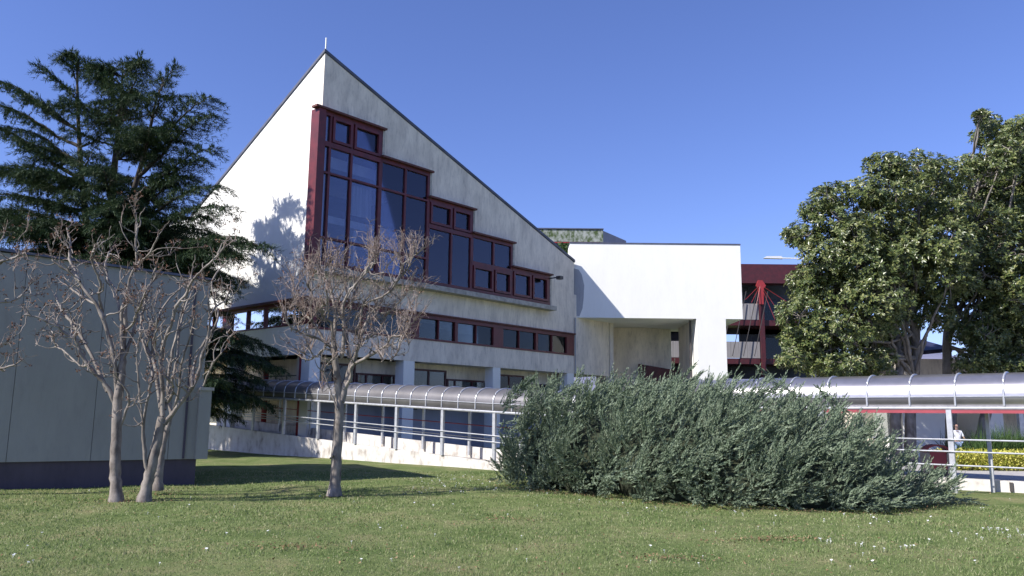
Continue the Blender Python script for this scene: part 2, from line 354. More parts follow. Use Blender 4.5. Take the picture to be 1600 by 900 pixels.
# floodlight at the window's right end
fl = MB(FR); fl.box(21.3,21.38,-1.15,-.3,12.75,12.83); fl.box(21.15,21.55,-1.5,-1.1,12.62,12.86)
fl.build('floodlight', M['pipe'], main)
# band of windows on the long face
fr = MB(FR); z0,z1 = 7.02,8.7
fr.box(0,24.85,-.05,.3,z1-.26,z1); fr.box(0,24.85,-.04,.3,z0,z0+.13)
for a,b in ((-.0,.3),(3.6,3.85),(7.25,8.2),(9.9,9.98),(11.45,11.72),(13.5,13.58),(15.3,16.35),(18.1,18.16),(20.05,20.3),(22.0,22.08),(23.9,24.85)): fr.box(a,b,-.03,.3,z0+.13,z1-.26)
bw = fr.build('ribbon_window', M['red'], main)
MB(FR).box(0,24.85,.12,.14,z0+.13,z1-.26).build('pane', M['glass_dark'], bw)
MB(FR).box(0,24.9,-.2,-.002,z1,z1+.1).build('cap', M['red_cap'], bw)
for a,b,zz in ((8.3,9.8,8.2),(10,11.4,7.9),(11.8,13.4,7.75),(13.6,15.2,7.85),(16.5,18.6,8.0),(20.4,21.9,7.15),(22.1,23.3,7.15),(4,7,8.1),(.6,3.4,8.0)): MB(FR).box(a,b,.3,.34,zz,z1-.2).build('curtain', M['curtain'], bw)
# band on the gable face
fr = MB(FL); z0,z1 = 7.3,8.72
fr.box(0,13.3,-.06,.3,z1-.18,z1); fr.box(0,13.3,-.03,.3,z0,z0+.1)
for a,b in ((0,.9),(2.9,3.0),(4.9,5.0),(6.9,7.0),(8.9,9.9),(11.1,11.2),(12.9,13.3)): fr.box(a,b,-.04,.3,z0+.1,z1-.18)
bw2 = fr.build('ribbon_window', M['red'], main)
MB(FL).box(.9,12.9,.1,.12,z0+.1,z1-.18).build('pane', M['glass_sky'], bw2)
MB(FL).box(-.1,13.5,-.45,-.07,z1-.02,z1+.12).build('cap', M['red_cap'], bw2)
# recessed windows on the lower storey
def rwin(s0,s1,z0,z1,muls):
    f = MB(FR); d0,d1=1.48,1.6
    f.box(s0,s1,d0,d1,z0,z0+.12); f.box(s0,s1,d0,d1,z1-.12,z1)
    for m_ in [s0,*muls,s1-.12]: f.box(m_,m_+.12,d0,d1,z0+.12,z1-.12)
    o = f.build('recessed_window', M['darkred'], main)
    MB(FR).box(s0+.1,s1-.1,1.53,1.55,z0+.1,z1-.1).build('pane', M['glass_dark'], o)
rwin(1.0,4.4,3.3,5.25,(2.7,)); rwin(4.5,7.6,3.3,4.75,(5.2,6.5)); rwin(8.9,12.2,3.3,5.25,(10.5,)); rwin(12.3,16.2,3.3,4.7,(13.0,14.7)); rwin(17,20.5,3.3,5.25,(18.7,)); rwin(20.6,24.2,3.3,4.7,(22,))
for s0,s1 in ((8.3,9.6),(10.1,12.4)): MB(FR).box(s0,s1,1.5,1.549,2.55,2.8).build('vent', M['pipe'], main)
# balcony railing on the gable side
k = MB(FL)
for t in np.arange(1.2,14,1.2): k.tube([(t,.9,3.1),(t,.9,4.5)],.03,6)
for z in (3.8,4.45): k.tube([(.8,.9,z),(14,.9,z)],.03,6)
k.build('balcony_railing', M['pipe'], main)
# downpipe + small lamp at facade joint
MB(FR).tube([(24.95,-.08,5.6),(24.95,-.08,10.1)],.06,6).build('downpipe', M['plaster_grey'], main)
# ---------------------------------------------------------------- white block on a pillar
blk = thing('white_block_building', (17,64,0), 'blank white cubic wing raised on one square pillar', 'building')
w = MB(); w.box(4.75,18.77,64,74,10.15,16.28); w.build('upper_wall', M['plaster_white'], blk)
MB().box(4.72,18.8,63.97,74.03,16.283,16.4).build('coping', M['roofdark'], blk)
MB().box(15.0,17.38,64.003,66.4,-.2,10.15).build('pillar', M['plaster_white'], blk)
w = MB(); w.box(15.0,15.9,66.41,71.0,5,10.14); w.build('side_wall', M['plaster'], blk)
w = MB(); w.box(7.6,12.0,71.0,71.4,-.2,10.14); w.add([(12.0,71.0,-.2),(14.55,72.2,-.2),(14.55,72.5,-.2),(12.0,71.4,-.2),(12.0,71.0,10.14),(14.55,72.2,10.14),(14.55,72.5,10.14),(12.0,71.4,10.14)],[(0,3,2,1),(4,5,6,7),(0,1,5,4),(1,2,6,5),(2,3,7,6),(3,0,4,7)])
w.box(8.4,8.7,67.6,71.0,-.2,10.14)
w.build('recess_wall', M['plaster'], blk)
MB().tube([(14.75,65.2,4),(14.75,65.2,10.14)],.09,8).build('downpipe', M['pipe'], blk)
w = MB(); w.prism([(11.3,5.2),(15.0,5.2),(15.0,6.25),(11.3,6.85)], 70.2, 70.9); w.build('canopy_fascia', M['darkred'], blk)
# thin dark grey patch on the wall by the joint
w = MB(); pts=[(5.05,10.3),(5.5,10.25),(5.75,10.9),(5.85,11.8),(5.9,12.8),(5.7,13.7),(5.45,14.1),(5.05,14.2)]
w.prism(pts,63.992,63.999); w.build('grey_patch', M['plaster_grey'], blk)
# ---------------------------------------------------------------- rear flat roofed block
rb = thing('rear_building', (6,82,0), 'flat roofed block with a mossy green fascia rising behind the white wing', 'building')
w = MB(); w.prism([(2.9,8),(9.3,8),(9.3,19.9),(2.9,19.9)],80.3,90); w.add([(9.3,80.3,8),(12.6,86,8),(12.6,90,8),(9.3,90,8),(9.3,80.3,21.3),(12.6,86,21.5),(12.6,90,21.5),(9.3,90,21.3)],[(0,3,2,1),(4,5,6,7),(0,1,5,4),(1,2,6,5),(2,3,7,6),(3,0,4,7)])
w.build('wall', M['plaster_grey'], rb)
MB().box(2.9,9.35,80,80.28,20.0,21.3).build('mossy_fascia', M['mossy'], rb)
w = MB(); w.box(3.2,8.8,80.1,80.28,18.4,19.9); ow=w.build('window', M['glass_dark'], rb)
w = MB(); 
for x in (3.9,5.1,6.3,7.5): w.box(x,x+.08,80.0,80.09,18.4,19.98)
w.box(3.0,9,80.02,80.08,19.86,19.98); w.build('window_frame', M['brightred'], ow)
w = MB(); w.box(2.3,2.9,80,84,20.4,21.2); w.build('white_parapet', M['plaster_white'], rb)
w = MB(); w.prism([(2.3,21.32),(9.4,21.32),(9.4,21.42),(2.3,21.42)],79.9,90); w.build('roof_edge', M['roofdark'], rb)
# ---------------------------------------------------------------- red balcony building
red = thing('balcony_building', (28,80,0), 'dark red steel framed building with open concrete balconies behind the white wing', 'building')
x0,x1 = 11.5,31.5
MB().box(x0,x1,79.6,81,15.8,17.7).build('fascia', M['darkred'], red)
w = MB(); w.box(x0,x1,83.8,84.2,0,8.0); w.box(x0,x1,83.8,84.2,11.0,11.9); w.box(x0,x1,83.8,84.2,15.2,17.6)
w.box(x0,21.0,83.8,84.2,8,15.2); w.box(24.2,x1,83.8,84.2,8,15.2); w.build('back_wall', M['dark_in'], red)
w = MB(); w.box(x0-.2,x1+.2,80,95,17.7,17.85); w.build('roof', M['darkred'], red)
for z in (3.6,7.6,11.5): MB().box(x0,x1,80,84,z,z+.55).build('floor_slab', M['darkred'], red)
for z in (4.2,8.2,12.1): MB().box(x0,25.1,80.05,80.2,z,z+1.65).build('balcony_panel', M['panel_conc'], red)
for x in (25.15,31,18): MB().box(x,x+.42,79.7,80.04,0,15.8).build('steel_column', M['darkred'], red)
for x in (20.4,):
    pass
for z in (8.3,12.2):
    MB().box(26.8,28.6,83.5,83.7,z,z+2.3).build('door', M['glass_dark'], red); MB().box(29.4,31,83.5,83.7,z,z+2.3).build('door', M['glass_dark'], red)
# red hub with fanned tie rods
hub = MB(); hc=(25.2,79.45,15.75)
hub.prism([(24.75,15.5),(25.0,16.05),(25.4,16.05),(25.75,15.5),(25.5,15.2),(25.45,13.6),(25.05,13.6),(25.0,15.2)],79.35,79.6)
hb = hub.build('tie_hub', M['brightred'], red)
for dx,dz in ((-1.7,-1.6),(-1.1,-1.9),(-.6,-2.1),(1.2,-3.6),(1.9,-3.3),(3.1,-2.2)):
    MB().tube([(25.2,79.4,15.6),(25.2+dx,79.0,15.6+dz)],.022,5).build('tie_rod', M['brightred'], hb)
for i in range(4): MB().tube([(20.9+i*1.1,79.0,8.3),(22.6+i*1.1,79.3,14.9)],.04,5).build('tie_cable', M['pipe'], red)
# ---------------------------------------------------------------- grey building at left
wd = Vector((.862,.507,0)); wn = Vector((-.507,.862,0)); K = Vector((-9.755,25.365,0))
FS = ((K.x,K.y), (-wd.x,-wd.y), (wn.x,wn.y))      # q to the left along the wall, depth, z
shed = thing('grey_building', (K.x,K.y,0), 'low grey panelled building on a dark plinth at the left edge', 'building')
SH = lambda q: 6.42+.055*min(q,6.3)-.04*max(q-6.3,0)
w = MB(FS); qs = [0,.9,3.0,5.1,7.2,9.3,12]
for a,b in zip(qs[:-1],qs[1:]): w.prism([(a+.006,.78),(b-.006,.78),(b-.006,SH(b)),(a+.006,SH(a))], 0, .18)
w.box(-.0,12,.19,.35,.78,6.3); w.box(0,.18,.35,9,.78,6.3); w.box(11.8,12,.35,9,.78,6.3); w.box(0,12,8.8,9,.78,6.3)
w.build('wall_panel', M['shed'], shed)
MB(FS).box(.05,11.9,.08,8.9,-.3,.775).build('plinth', M['plinth'], shed)
w = MB(FS); w.prism([(-.06,6.425),(6.3,6.775),(12.1,6.54),(12.1,6.61),(6.3,6.845),(-.06,6.495)],-.1,9.1); w.build('roof', M['roofdark'], shed)
MB(FS).box(-.24,.12,-.16,.2,.78,2.9).build('pilaster', M['shed'], shed)
MB(FS).box(-.3,.16,-.2,.26,2.9,3.0).build('ledge', M['sill'], shed)
MB(FS).box(.42,.48,-.05,0,.8,6.2).build('downpipe', M['plinth'], shed)
# ================================================================= covered walkways
def walkway(label, P, fr, t0, t1, posts, rear_posts, ribstep, wdt, beam, slope, base, rails, rise, rear_rails, redbeam):
    root = thing('covered_walkway', (P[0],P[1],0), label, 'walkway', 'vaulted covered walkways')
    zb = lambda t: beam+slope*t
    # profile across: skirt then vault
    prof = [(0,.12),(0,.42)]
    for k in range(1,16):
        a = math.pi*k/15; prof.append((wdt/2-wdt/2*math.cos(a), .42+(rise-.42)*math.sin(a)**.85))
    prof.append((wdt,.12))
    ts = np.arange(t0,t1+.01,ribstep)
    def ring(t, off, mb, wd_):
        pts=[(t,y+(off if y>wdt/2 else -off),zb(t)+z+off*.8) for y,z in prof]; return pts
    v=[];f=[]
    m_ = MB(fr)
    for i,t in enumerate(ts):
        for y,z in prof: v.append((t,y,zb(t)+z))
    n=len(prof)
    for i in range(len(ts)-1):
        for j in range(n-1): f.append((i*n+j,(i+1)*n+j,(i+1)*n+j+1,i*n+j+1))
    m_.add(v,f); o = m_.build('vault_panel', M['vault' if redbeam else 'vault_matt'], root, True)
    s_ = o.modifiers.new('solid','SOLIDIFY'); s_.thickness=.012; s_.offset=-1
    for t in ts:
        MB(fr).tube([(t,y+(.02 if y>wdt*.6 else -.02),zb(t)+z+.02) for y,z in prof],.034,6).build('rib', M['metal'], root)
    for y in (0,wdt): 
        MB(fr).tube([(t0,y,zb(t0)+.07),(t1,y,zb(t1)+.07)],.055,8).build('eaves_beam', M['metal'], root)
    MB(fr).tube([(t0,-.03,zb(t0)+.42),(t1,-.03,zb(t1)+.42)],.02,6).build('purlin', M['metal'], root)
    if redbeam: 
        k=MB(fr); k.add([(t0,-.04,zb(t0)-.08),(t1,-.04,zb(t1)-.08),(t1,.05,zb(t1)-.08),(t0,.05,zb(t0)-.08),(t0,-.04,zb(t0)+.012),(t1,-.04,zb(t1)+.012),(t1,.05,zb(t1)+.012),(t0,.05,zb(t0)+.012)],[(0,3,2,1),(4,5,6,7),(0,1,5,4),(1,2,6,5),(2,3,7,6),(3,0,4,7)])
        k.build('red_trim', M['binred'], root)
    for t in posts:
        k=MB(fr); k.box(t-.075,t+.075,-.06,.05,base(t),zb(t)+.02); k.build('post', M['metal'], root)
    for t in rear_posts:
        k=MB(fr); k.box(t-.055,t+.055,wdt-.05,wdt+.05,base(t)-.05,zb(t)); k.build('post', M['metal'], root)
    for dz in rails:
        MB(fr).tube([(t0,-.09,base(t0)+dz),(t1,-.09,base(t1)+dz)],.025,8).build('handrail', M['metal'], root)
    for dz,mm in rear_rails:
        MB(fr).tube([(t0,wdt-.09,base(t0)+dz),(t1,wdt-.09,base(t1)+dz)],.022,8).build('handrail', M[mm], root)
    return root
PL = (-.670,33.5); FLW = (PL, Lf, D)
baseL = lambda t: .32+.05*t if t>0 else .32+.03*t
LW = walkway('silver vaulted walkway climbing leftwards between the bare tree and the cream building', PL, FLW, -5.1, 26, [ -3.1,0,3.1,6.2,9.25,12.35,15.5,18.6,21.7,24.8],[-3.1,0,3.1,6.2,9.25,12.35,15.5,18.6],1.035,1.7,2.28,.042,baseL,(.98,.72),1.05,((1.25,'brightred'),(.7,'metal')),False)
PR = (13.539,24.8); FRW = (PR, Lf, D)
baseR = lambda t: .02
RW = walkway('wide silver vaulted walkway with red trim in front of the magnolia trees', PR, FRW, -9.3, 9.1, [-7.8,-3.9,0,3.9,7.8],[-4.6,-.7,3.2,7.1],1.3,1.7,2.5,.0,baseR,(1.6,1.24,.83),1.15,(),True)
# low walls
def lowwall(name,label,fr,t0,t1,y0,y1,topf,mt,step=1.0):
    k=MB(fr); ts=np.arange(t0,t1+.01,step)
    for a,b in zip(ts[:-1],ts[1:]): k.prism([(a,-.3),(b,-.3),(b,topf(b)),(a,topf(a))],y0,y1)
    return tag(k.build(name,mt,loc=(fr[0][0],fr[0][1],0)),label,'wall')
lowwall('low_wall','low peeling ramp wall nearest the lawn under the left walkway posts',FLW,-6,26,.02,.2,lambda t: baseL(t)-.01,M['lowwall'])
lowwall('low_wall','higher peeling white wall behind the ramp of the left walkway',FLW,-6,26,1.8,2.0,lambda t: baseL(t)+.33,M['lowwall'])
o = lowwall('low_wall','whitish stained retaining wall with a dark drain slot beside the round topped bin',FRW,-30,9,1.95,2.15,lambda t:.34,M['lowwall'])
k = MB(FRW); k.box(-1.22,-1.12,1.9,1.948,.02,.30); k.build('drain_slot', M['pipe'], o)
k = MB(FLW); k.quad((-6,.2,-.05),(26,.2,1.2),(26,1.8,1.2),(-6,1.8,-.05)); tag(k.build('ramp', M['concrete']),kind='structure')
k = MB(FRW); k.box(-60,9,2.15,40,-.2,.33); tag(k.build('plaza', M['paving']),kind='structure')
# ================================================================= litter bin
B = at(1461,700,27.6); bx,by = B.x,B.y
bin_ = thing('litter_bin',(bx,by,.33),'concrete litter bin with faded red front panel and arched top beside the walkway','bin')
FB = ((bx,by),D and (math.cos(-.12),math.sin(-.12)),(math.sin(.12),math.cos(.12)))
for x in (-.42,.27): MB(FB).box(x,x+.15,-.25,.25,.33,1.12).build('side_panel', M['binconc'], bin_, bevel=.015)
MB(FB).box(-.265,.265,-.22,-.17,.56,1.14).build('front_panel', M['binred'], bin_)
MB(FB).box(-.265,.265,.17,.22,.5,1.14).build('back_panel', M['binred'], bin_)
MB(FB).box(-.25,.25,-.165,.165,.45,1.0).build('liner', M['pipe'], bin_)
k=MB(FB); n=12
for i in range(n):
    a0,a1=math.pi*i/n,math.pi*(i+1)/n
    k.add([(-.42*math.cos(a0),-.24,1.12+.27*math.sin(a0)),(-.42*math.cos(a1),-.24,1.12+.27*math.sin(a1)),(-.42*math.cos(a1),.24,1.12+.27*math.sin(a1)),(-.42*math.cos(a0),.24,1.12+.27*math.sin(a0)),
           (-.36*math.cos(a0),-.24,1.12+.22*math.sin(a0)),(-.36*math.cos(a1),-.24,1.12+.22*math.sin(a1)),(-.36*math.cos(a1),.24,1.12+.22*math.sin(a1)),(-.36*math.cos(a0),.24,1.12+.22*math.sin(a0))],
           [(0,1,2,3),(7,6,5,4),(0,4,5,1),(3,2,6,7)])
k.build('arched_hood', M['binred'], bin_)
# ================================================================= pavilion behind the magnolias
pv = thing('cream_building',(24,44,0),'low cream plastered building behind the magnolia trunks','building')
w=MB(); w.box(18,60,42,42.4,2.75,5.4); w.box(18,60,45.5,45.8,0,2.75); w.box(18.2,60,42.41,48,5.3,5.38)
w.build('wall', M['plaster'], pv)
for x,wd_ in ((20.5,2.4),(25.0,.75),(31,.8)): MB().box(x,x+wd_,42.01,45.4,.3,2.75).build('wall_pier', M['plaster_white'], pv)
w=MB(); w.add([(19.8,41.0,5.4),(22.8,41.0,5.7),(22.8,46,6.9),(19.8,46,6.6),(19.8,41,5.6),(22.8,41,5.9),(22.8,46,7.1),(19.8,46,6.8)],[(0,3,2,1),(4,5,6,7),(0,1,5,4),(1,2,6,5),(2,3,7,6),(3,0,4,7)])
w.build('dark_roof', mat('dark blue awning',(.03,.035,.09),(.02,.02,.05),.6,2), pv)
w=MB(); w.box(18.2,20.2,41.9,42.2,1.3,2.7); ww=w.build('window', M['glass_dark'], pv)
MB().box(18.1,20.3,41.8,42.3,2.702,2.86).build('red_lintel', M['darkred'], ww)
MB().box(24.05,24.27,38,38.2,.33,3.1).build('porch_column', M['metal'], pv)
MB().box(26.2,26.5,41.5,41.7,5.4,6.1).build('red_chimney', M['brightred'], pv)
# street lamp
lp = at(1288,600,48); lamp = thing('street_lamp',(lp.x,lp.y,0),'grey street lamp whose white head reaches out left of the magnolia','street lamp')
zt = at(1288,404,48).z
MB().tube([(lp.x,lp.y,0),(lp.x,lp.y,zt)],[.11,.07],8).build('pole', M['metal'], lamp)
MB().tube([(lp.x,lp.y,zt-.05),(lp.x-2.2,lp.y,zt)],.04,6).build('arm', M['lampwhite'], lamp)
MB().prism([(lp.x-3.35,zt-.03),(lp.x-3.2,zt+.08),(lp.x-2.3,zt+.1),(lp.x-2.15,zt-.05)],lp.y-.15,lp.y+.15).build('lamp_head', M['lampwhite'], lamp)
exec_parts = True
# ================================================================= vegetation helpers
def smooth_path(pts, sub=4, wob=0):
    """Catmull-Rom through pts (n,3) with small crooked wobble"""
    P = np.asarray(pts,float); n=len(P); out=[]
    for i in range(n-1):
        p0=P[max(i-1,0)];p1=P[i];p2=P[i+1];p3=P[min(i+2,n-1)]
        for k in range(sub):
            t=k/sub; out.append(.5*((2*p1)+(-p0+p2)*t+(2*p0-5*p1+4*p2-p3)*t*t+(-p0+3*p1-3*p2+p3)*t**3))
    out.append(P[-1]); out=np.array(out)
    if wob: out[1:-1]+=RNG.normal(size=(len(out)-2,3))*wob
    return out
def crooked(p, d, L, n, wob, up=0.0):
    p=np.array(p,float); d=unit(np.array(d,float)); out=[p]
    for i in range(n):
        d = unit(d + RNG.normal(size=3)*wob + np.array([0,0,up])); out.append(out[-1]+d*L/n)
    return np.array(out)
# ================================================================= crape myrtles (bare, pollarded)
def myrtle(label, base_uv, Y0, branches, seedy=.3, whips=7, whip_len=.9, root_z=0.0, whip_r=.011, extra=3, endp=.5, nm='bare_tree'):
    b = at(base_uv[0], base_uv[1], Y0); root = thing(nm,(b.x,b.y,root_z),label,'tree','bare crape myrtle trees on the lawn')
    wood=[]; tw=[]; ends=[]; seeds=[]
    for br in branches:
        px, r0, r1, dz0, dz1 = br
        if r0<.1 and px[-1][1]>765: continue
        if r0<.1: r0*=.82; r1*=.72
        n=len(px); pts=[tuple(at(u,v,Y0+dz0+(dz1-dz0)*i/(n-1))) for i,(u,v) in enumerate(px)]
        P=smooth_path(pts,4,.008); rr=np.linspace(r0,r1,len(P))
        if px[0][1]>740: P=np.vstack([P[0]-[0,0,.15],P]); rr=np.concatenate([[r0*1.42],rr]); rr[1]*=1.24; rr[2]*=1.09
        if r1<.04: rr = rr*(1+.22*np.abs(RNG.normal(size=len(P)))*(RNG.random(len(P))<.35))
        wood.append((P,rr))
        if r1<.05 and px[-1][1]<690: ends.append((P[-1], unit(P[-1]-P[-4]), r1))
        if r0<.10 and px[-1][1]<700:
            for _ in range(extra+int(len(P)/4)):      # crooked side shoots
                i=RNG.integers(len(P)//4,len(P)); dd=unit(P[i]-P[max(i-2,0)]); o=unit(rnd(1)[0]+np.array([0,0,.35])); 
                q=crooked(P[i], dd*.35+o*1.0, .35+.55*RNG.random(), 6, .38, .16); r=.42*rr[i]+.005
                r=min(r,.026); wood.append((q,np.linspace(r,r*.5,len(q))))
                if RNG.random()<endp: ends.append((q[-1],unit(q[-1]-q[-2]),r*.6))
    for e,d,r in ends:
        kn = e+rnd(3)*.02; wood.append((np.array([e-d*.05,e,e+d*.06]), np.array([r*.9,max(r*1.5,.022),r*.6])))
        for _ in range(RNG.integers(int(whips*.5),whips+1)):
            d2 = unit(d*.5+rnd(1)[0]*.75+np.array([0,0,.8])); q=crooked(e,d2,whip_len*(.45+.8*RNG.random()),6,.10,.05)
            tw.append((q,np.linspace(whip_r,whip_r*.4,len(q))))
            for __ in range(4):
                i=RNG.integers(2,len(q)); q2=crooked(q[i],unit(q[i]-q[i-1])*.6+rnd(1)[0]*.8,.14+.22*RNG.random(),3,.3)
                tw.append((q2,np.linspace(whip_r*.55,whip_r*.3,len(q2))))
                if RNG.random()<seedy: seeds.append(q2[-1]+rnd(5)*.045)
    V,Q=tubes_np(wood,7); link_np('trunk',V,Q,M['bark'],root,True)
    V,Q=tubes_np(tw,3); link_np('twigs',V,Q,M['twig'],root)
    if seeds:
        S=np.concatenate(seeds); V,T=tris_np(S,rnd(len(S)),rnd(len(S)),.06,.05); link_np('seed_heads',V,T,M['seed'],root)
    return root
Y0=22.2
cen=[([(523,766),(525,740),(527,700),(530,655),(531,625)],.16,.125,0,0),
 ([(519,768),(512,771)],.09,.03,0,-.1),([(527,768),(534,771)],.09,.03,0,-.15),
 ([(531,630),(528,600),(525,575),(523,548),(521,530)],.115,.075,0,-.1),
 ([(533,628),(540,600),(548,575),(556,553)],.11,.08,0,.1),
 ([(536,612),(548,590),(550,572),(575,558),(592,547),(604,540),(612,526),(628,524),(636,514)],.06,.03,0,-.9),
 ([(628,524),(625,535),(622,548),(612,562)],.03,.022,-.8,-1.0),
 ([(556,553),(562,538),(575,525),(590,518),(597,508)],.06,.04,.1,.8),
 ([(552,565),(558,545),(563,528),(556,518),(562,505),(566,482),(570,470)],.06,.035,.1,-.6),
 ([(562,530),(572,505),(582,487),(592,478),(600,462),(612,448),(622,432),(628,420)],.055,.032,.1,1.1),
 ([(546,560),(543,532),(541,505),(547,487),(552,465),(562,440),(572,418)],.06,.033,.05,.7),
 ([(541,505),(530,490),(528,470),(536,455),(540,440)],.04,.03,.3,-.2),
 ([(521,530),(518,505),(505,495),(503,480),(512,470),(510,455)],.055,.032,-.1,-1.0),
 ([(523,548),(505,530),(492,508),(478,492),(470,480),(462,468),(458,455)],.055,.03,-.1,.8),
 ([(515,540),(495,528),(475,521),(455,512),(448,500)],.045,.028,-.1,-.5),
 ([(522,552),(508,545),(494,556),(484,562),(473,560)],.045,.025,0,.4),
 ([(521,530),(524,500),(521,470),(511,442),(500,430),(495,418)],.06,.034,-.1,.4),
 ([(511,442),(518,430),(525,420)],.035,.028,.3,.2),
 ([(533,560),(538,520),(536,480),(545,457),(558,442),(570,428),(577,412)],.06,.033,0,-.8),
 ([(570,428),(580,418),(585,410)],.033,.028,-.7,-.7),
 ([(556,500),(570,475),(592,466),(610,455),(620,440),(632,426),(640,415)],.045,.028,.3,-.4),
 ([(582,487),(600,490),(615,482),(625,470)],.035,.025,.6,.3),
 ([(490,508),(485,485),(488,460),(480,445)],.035,.026,.3,-.5),
 ([(528,640),(518,615),(508,590),(506,577),(514,568),(521,560)],.028,.02,-.15,-.3),
 ([(516,716),(521,712)],.03,.02,0,-.25)]
myrtle('bare multi-branched tree standing alone on the lawn in front of the cream building',(523,767),Y0,cen,.05,8,.85,endp=.5)
Y1=20.4
t1=[([(182,776),(181,745),(180,715),(183,660),(184,620)],.145,.115,0,0),([(178,776),(171,778)],.08,.03,0,-.1),([(187,776),(194,778)],.08,.03,0,-.1),
 ([(184,622),(190,585),(192,545),(196,505),(195,468)],.12,.045,0,.2),
 ([(178,628),(165,600),(150,585),(138,570),(125,550),(118,530),(100,520),(90,510),(78,505),(60,497),(42,492)],.065,.028,0,-.9),
 ([(168,612),(147,565),(125,522),(110,502),(95,482),(86,462)],.06,.03,0,.9),
 ([(183,615),(178,560),(165,510),(150,475),(130,450),(115,430),(100,420),(84,408)],.07,.03,0,-.5),
 ([(150,475),(130,465),(117,456),(108,448)],.04,.026,-.2,.4),
 ([(125,440),(114,418),(108,400),(110,380),(105,358)],.04,.026,-.4,.2),
 ([(160,490),(155,462),(158,445),(150,425),(143,402),(148,390)],.045,.028,.1,-.9),
 ([(188,500),(184,475),(180,452),(168,435),(165,415),(170,395)],.045,.03,.1,.9),
 ([(192,545),(190,492),(200,450),(205,430),(213,412),(212,382),(215,352)],.055,.028,0,-.2),
 ([(213,412),(226,405),(236,392),(246,372)],.035,.027,-.1,-.6),
 ([(190,565),(205,530),(213,500),(222,470),(231,450),(241,438)],.055,.028,0,.8),
 ([(188,665),(200,635),(201,618),(194,604),(182,588),(176,570)],.045,.022,0,-.5),
 ([(192,520),(208,505),(212,490),(220,478),(226,460)],.04,.026,.1,-.8),
 ([(140,570),(128,572),(115,562),(100,548),(88,542)],.035,.022,-.3,.2)]
myrtle('leftmost bare tree with one straight grey stem before the grey building',(182,777),Y1,t1,.5,3,.42,extra=3,endp=.3)
t2=[([(226,776),(232,750),(240,715),(247,685),(254,652)],.145,.11,0,0),([(222,776),(214,779)],.09,.03,0,-.1),([(232,776),(240,779)],.09,.03,0,-.1),
 ([(233,745),(226,705),(224,665),(230,628),(235,603)],.055,.04,0,-.5),
 ([(235,603),(238,585),(232,560),(220,520),(224,485),(232,455),(243,420)],.04,.026,-.5,.2),
 ([(224,660),(218,610),(214,565),(217,530)],.03,.018,-.4,-.8),
 ([(254,655),(246,605),(242,572),(232,548),(229,528),(236,508),(226,480)],.065,.03,0,.8),
 ([(255,650),(254,605),(252,570),(255,540),(262,520),(270,500),(275,480),(290,460),(300,440),(312,425),(334,406),(349,388)],.07,.028,0,-.8),
 ([(242,572),(238,530),(248,495),(262,470),(281,452)],.045,.028,.4,1.2),
 ([(258,640),(268,600),(277,560),(280,520),(290,480),(301,455)],.05,.028,0,.9),
 ([(257,662),(275,640),(300,606),(311,580),(316,555),(325,530),(328,500),(326,475)],.07,.032,0,-.4),
 ([(300,606),(303,575),(313,545),(340,500),(335,470),(331,440),(346,418)],.045,.026,-.2,.6),
 ([(318,603),(331,570),(345,553)],.032,.022,-.3,-.7),
 ([(262,628),(270,612),(266,598),(258,588)],.05,.03,0,-.4),
 ([(326,500),(336,480),(352,470),(360,450)],.032,.022,-.4,.2),
 ([(255,560),(243,548),(240,530),(246,515)],.035,.026,-.1,-.6)]
myrtle('forked bare tree with a dark split trunk base, second from the left',(226,777),Y1,t2,.4,3,.42,extra=3,endp=.3)
Y3=21.9
t3=[([(247,757),(249,735),(252,712),(258,682),(268,648)],.12,.06,0,0),
 ([(268,648),(262,605),(268,560),(276,520),(286,480),(296,438)],.055,.028,0,.6),
 ([(268,648),(280,610),(283,570),(296,530),(303,500)],.045,.026,0,-.5)]
myrtle('thin pale bare tree just behind the forked one, small stump beside it',(247,757),Y3,t3,.4,3,.4,extra=2,endp=.3)
t4=[([(-120,790),(-115,700),(-105,640),(-95,600)],.17,.1,0,0),
 ([(-95,600),(-70,540),(-45,480),(-20,430),(0,410),(18,404),(38,396)],.08,.03,0,-.3),
 ([(-45,490),(-20,478),(0,473),(20,470),(36,460)],.045,.026,-.1,.3),
 ([(-95,600),(-60,585),(-25,578),(0,576),(22,570)],.05,.025,0,-.4),
 ([(-20,430),(-18,400),(-5,385),(5,370)],.04,.025,-.2,.2),([(-100,620),(-130,540),(-160,480)],.08,.04,0,0)]
myrtle('bare tree mostly outside the picture, its branch tips reaching in at the left edge',(-120,790),20.5,t4,.5,4,.4,extra=1,endp=.5)
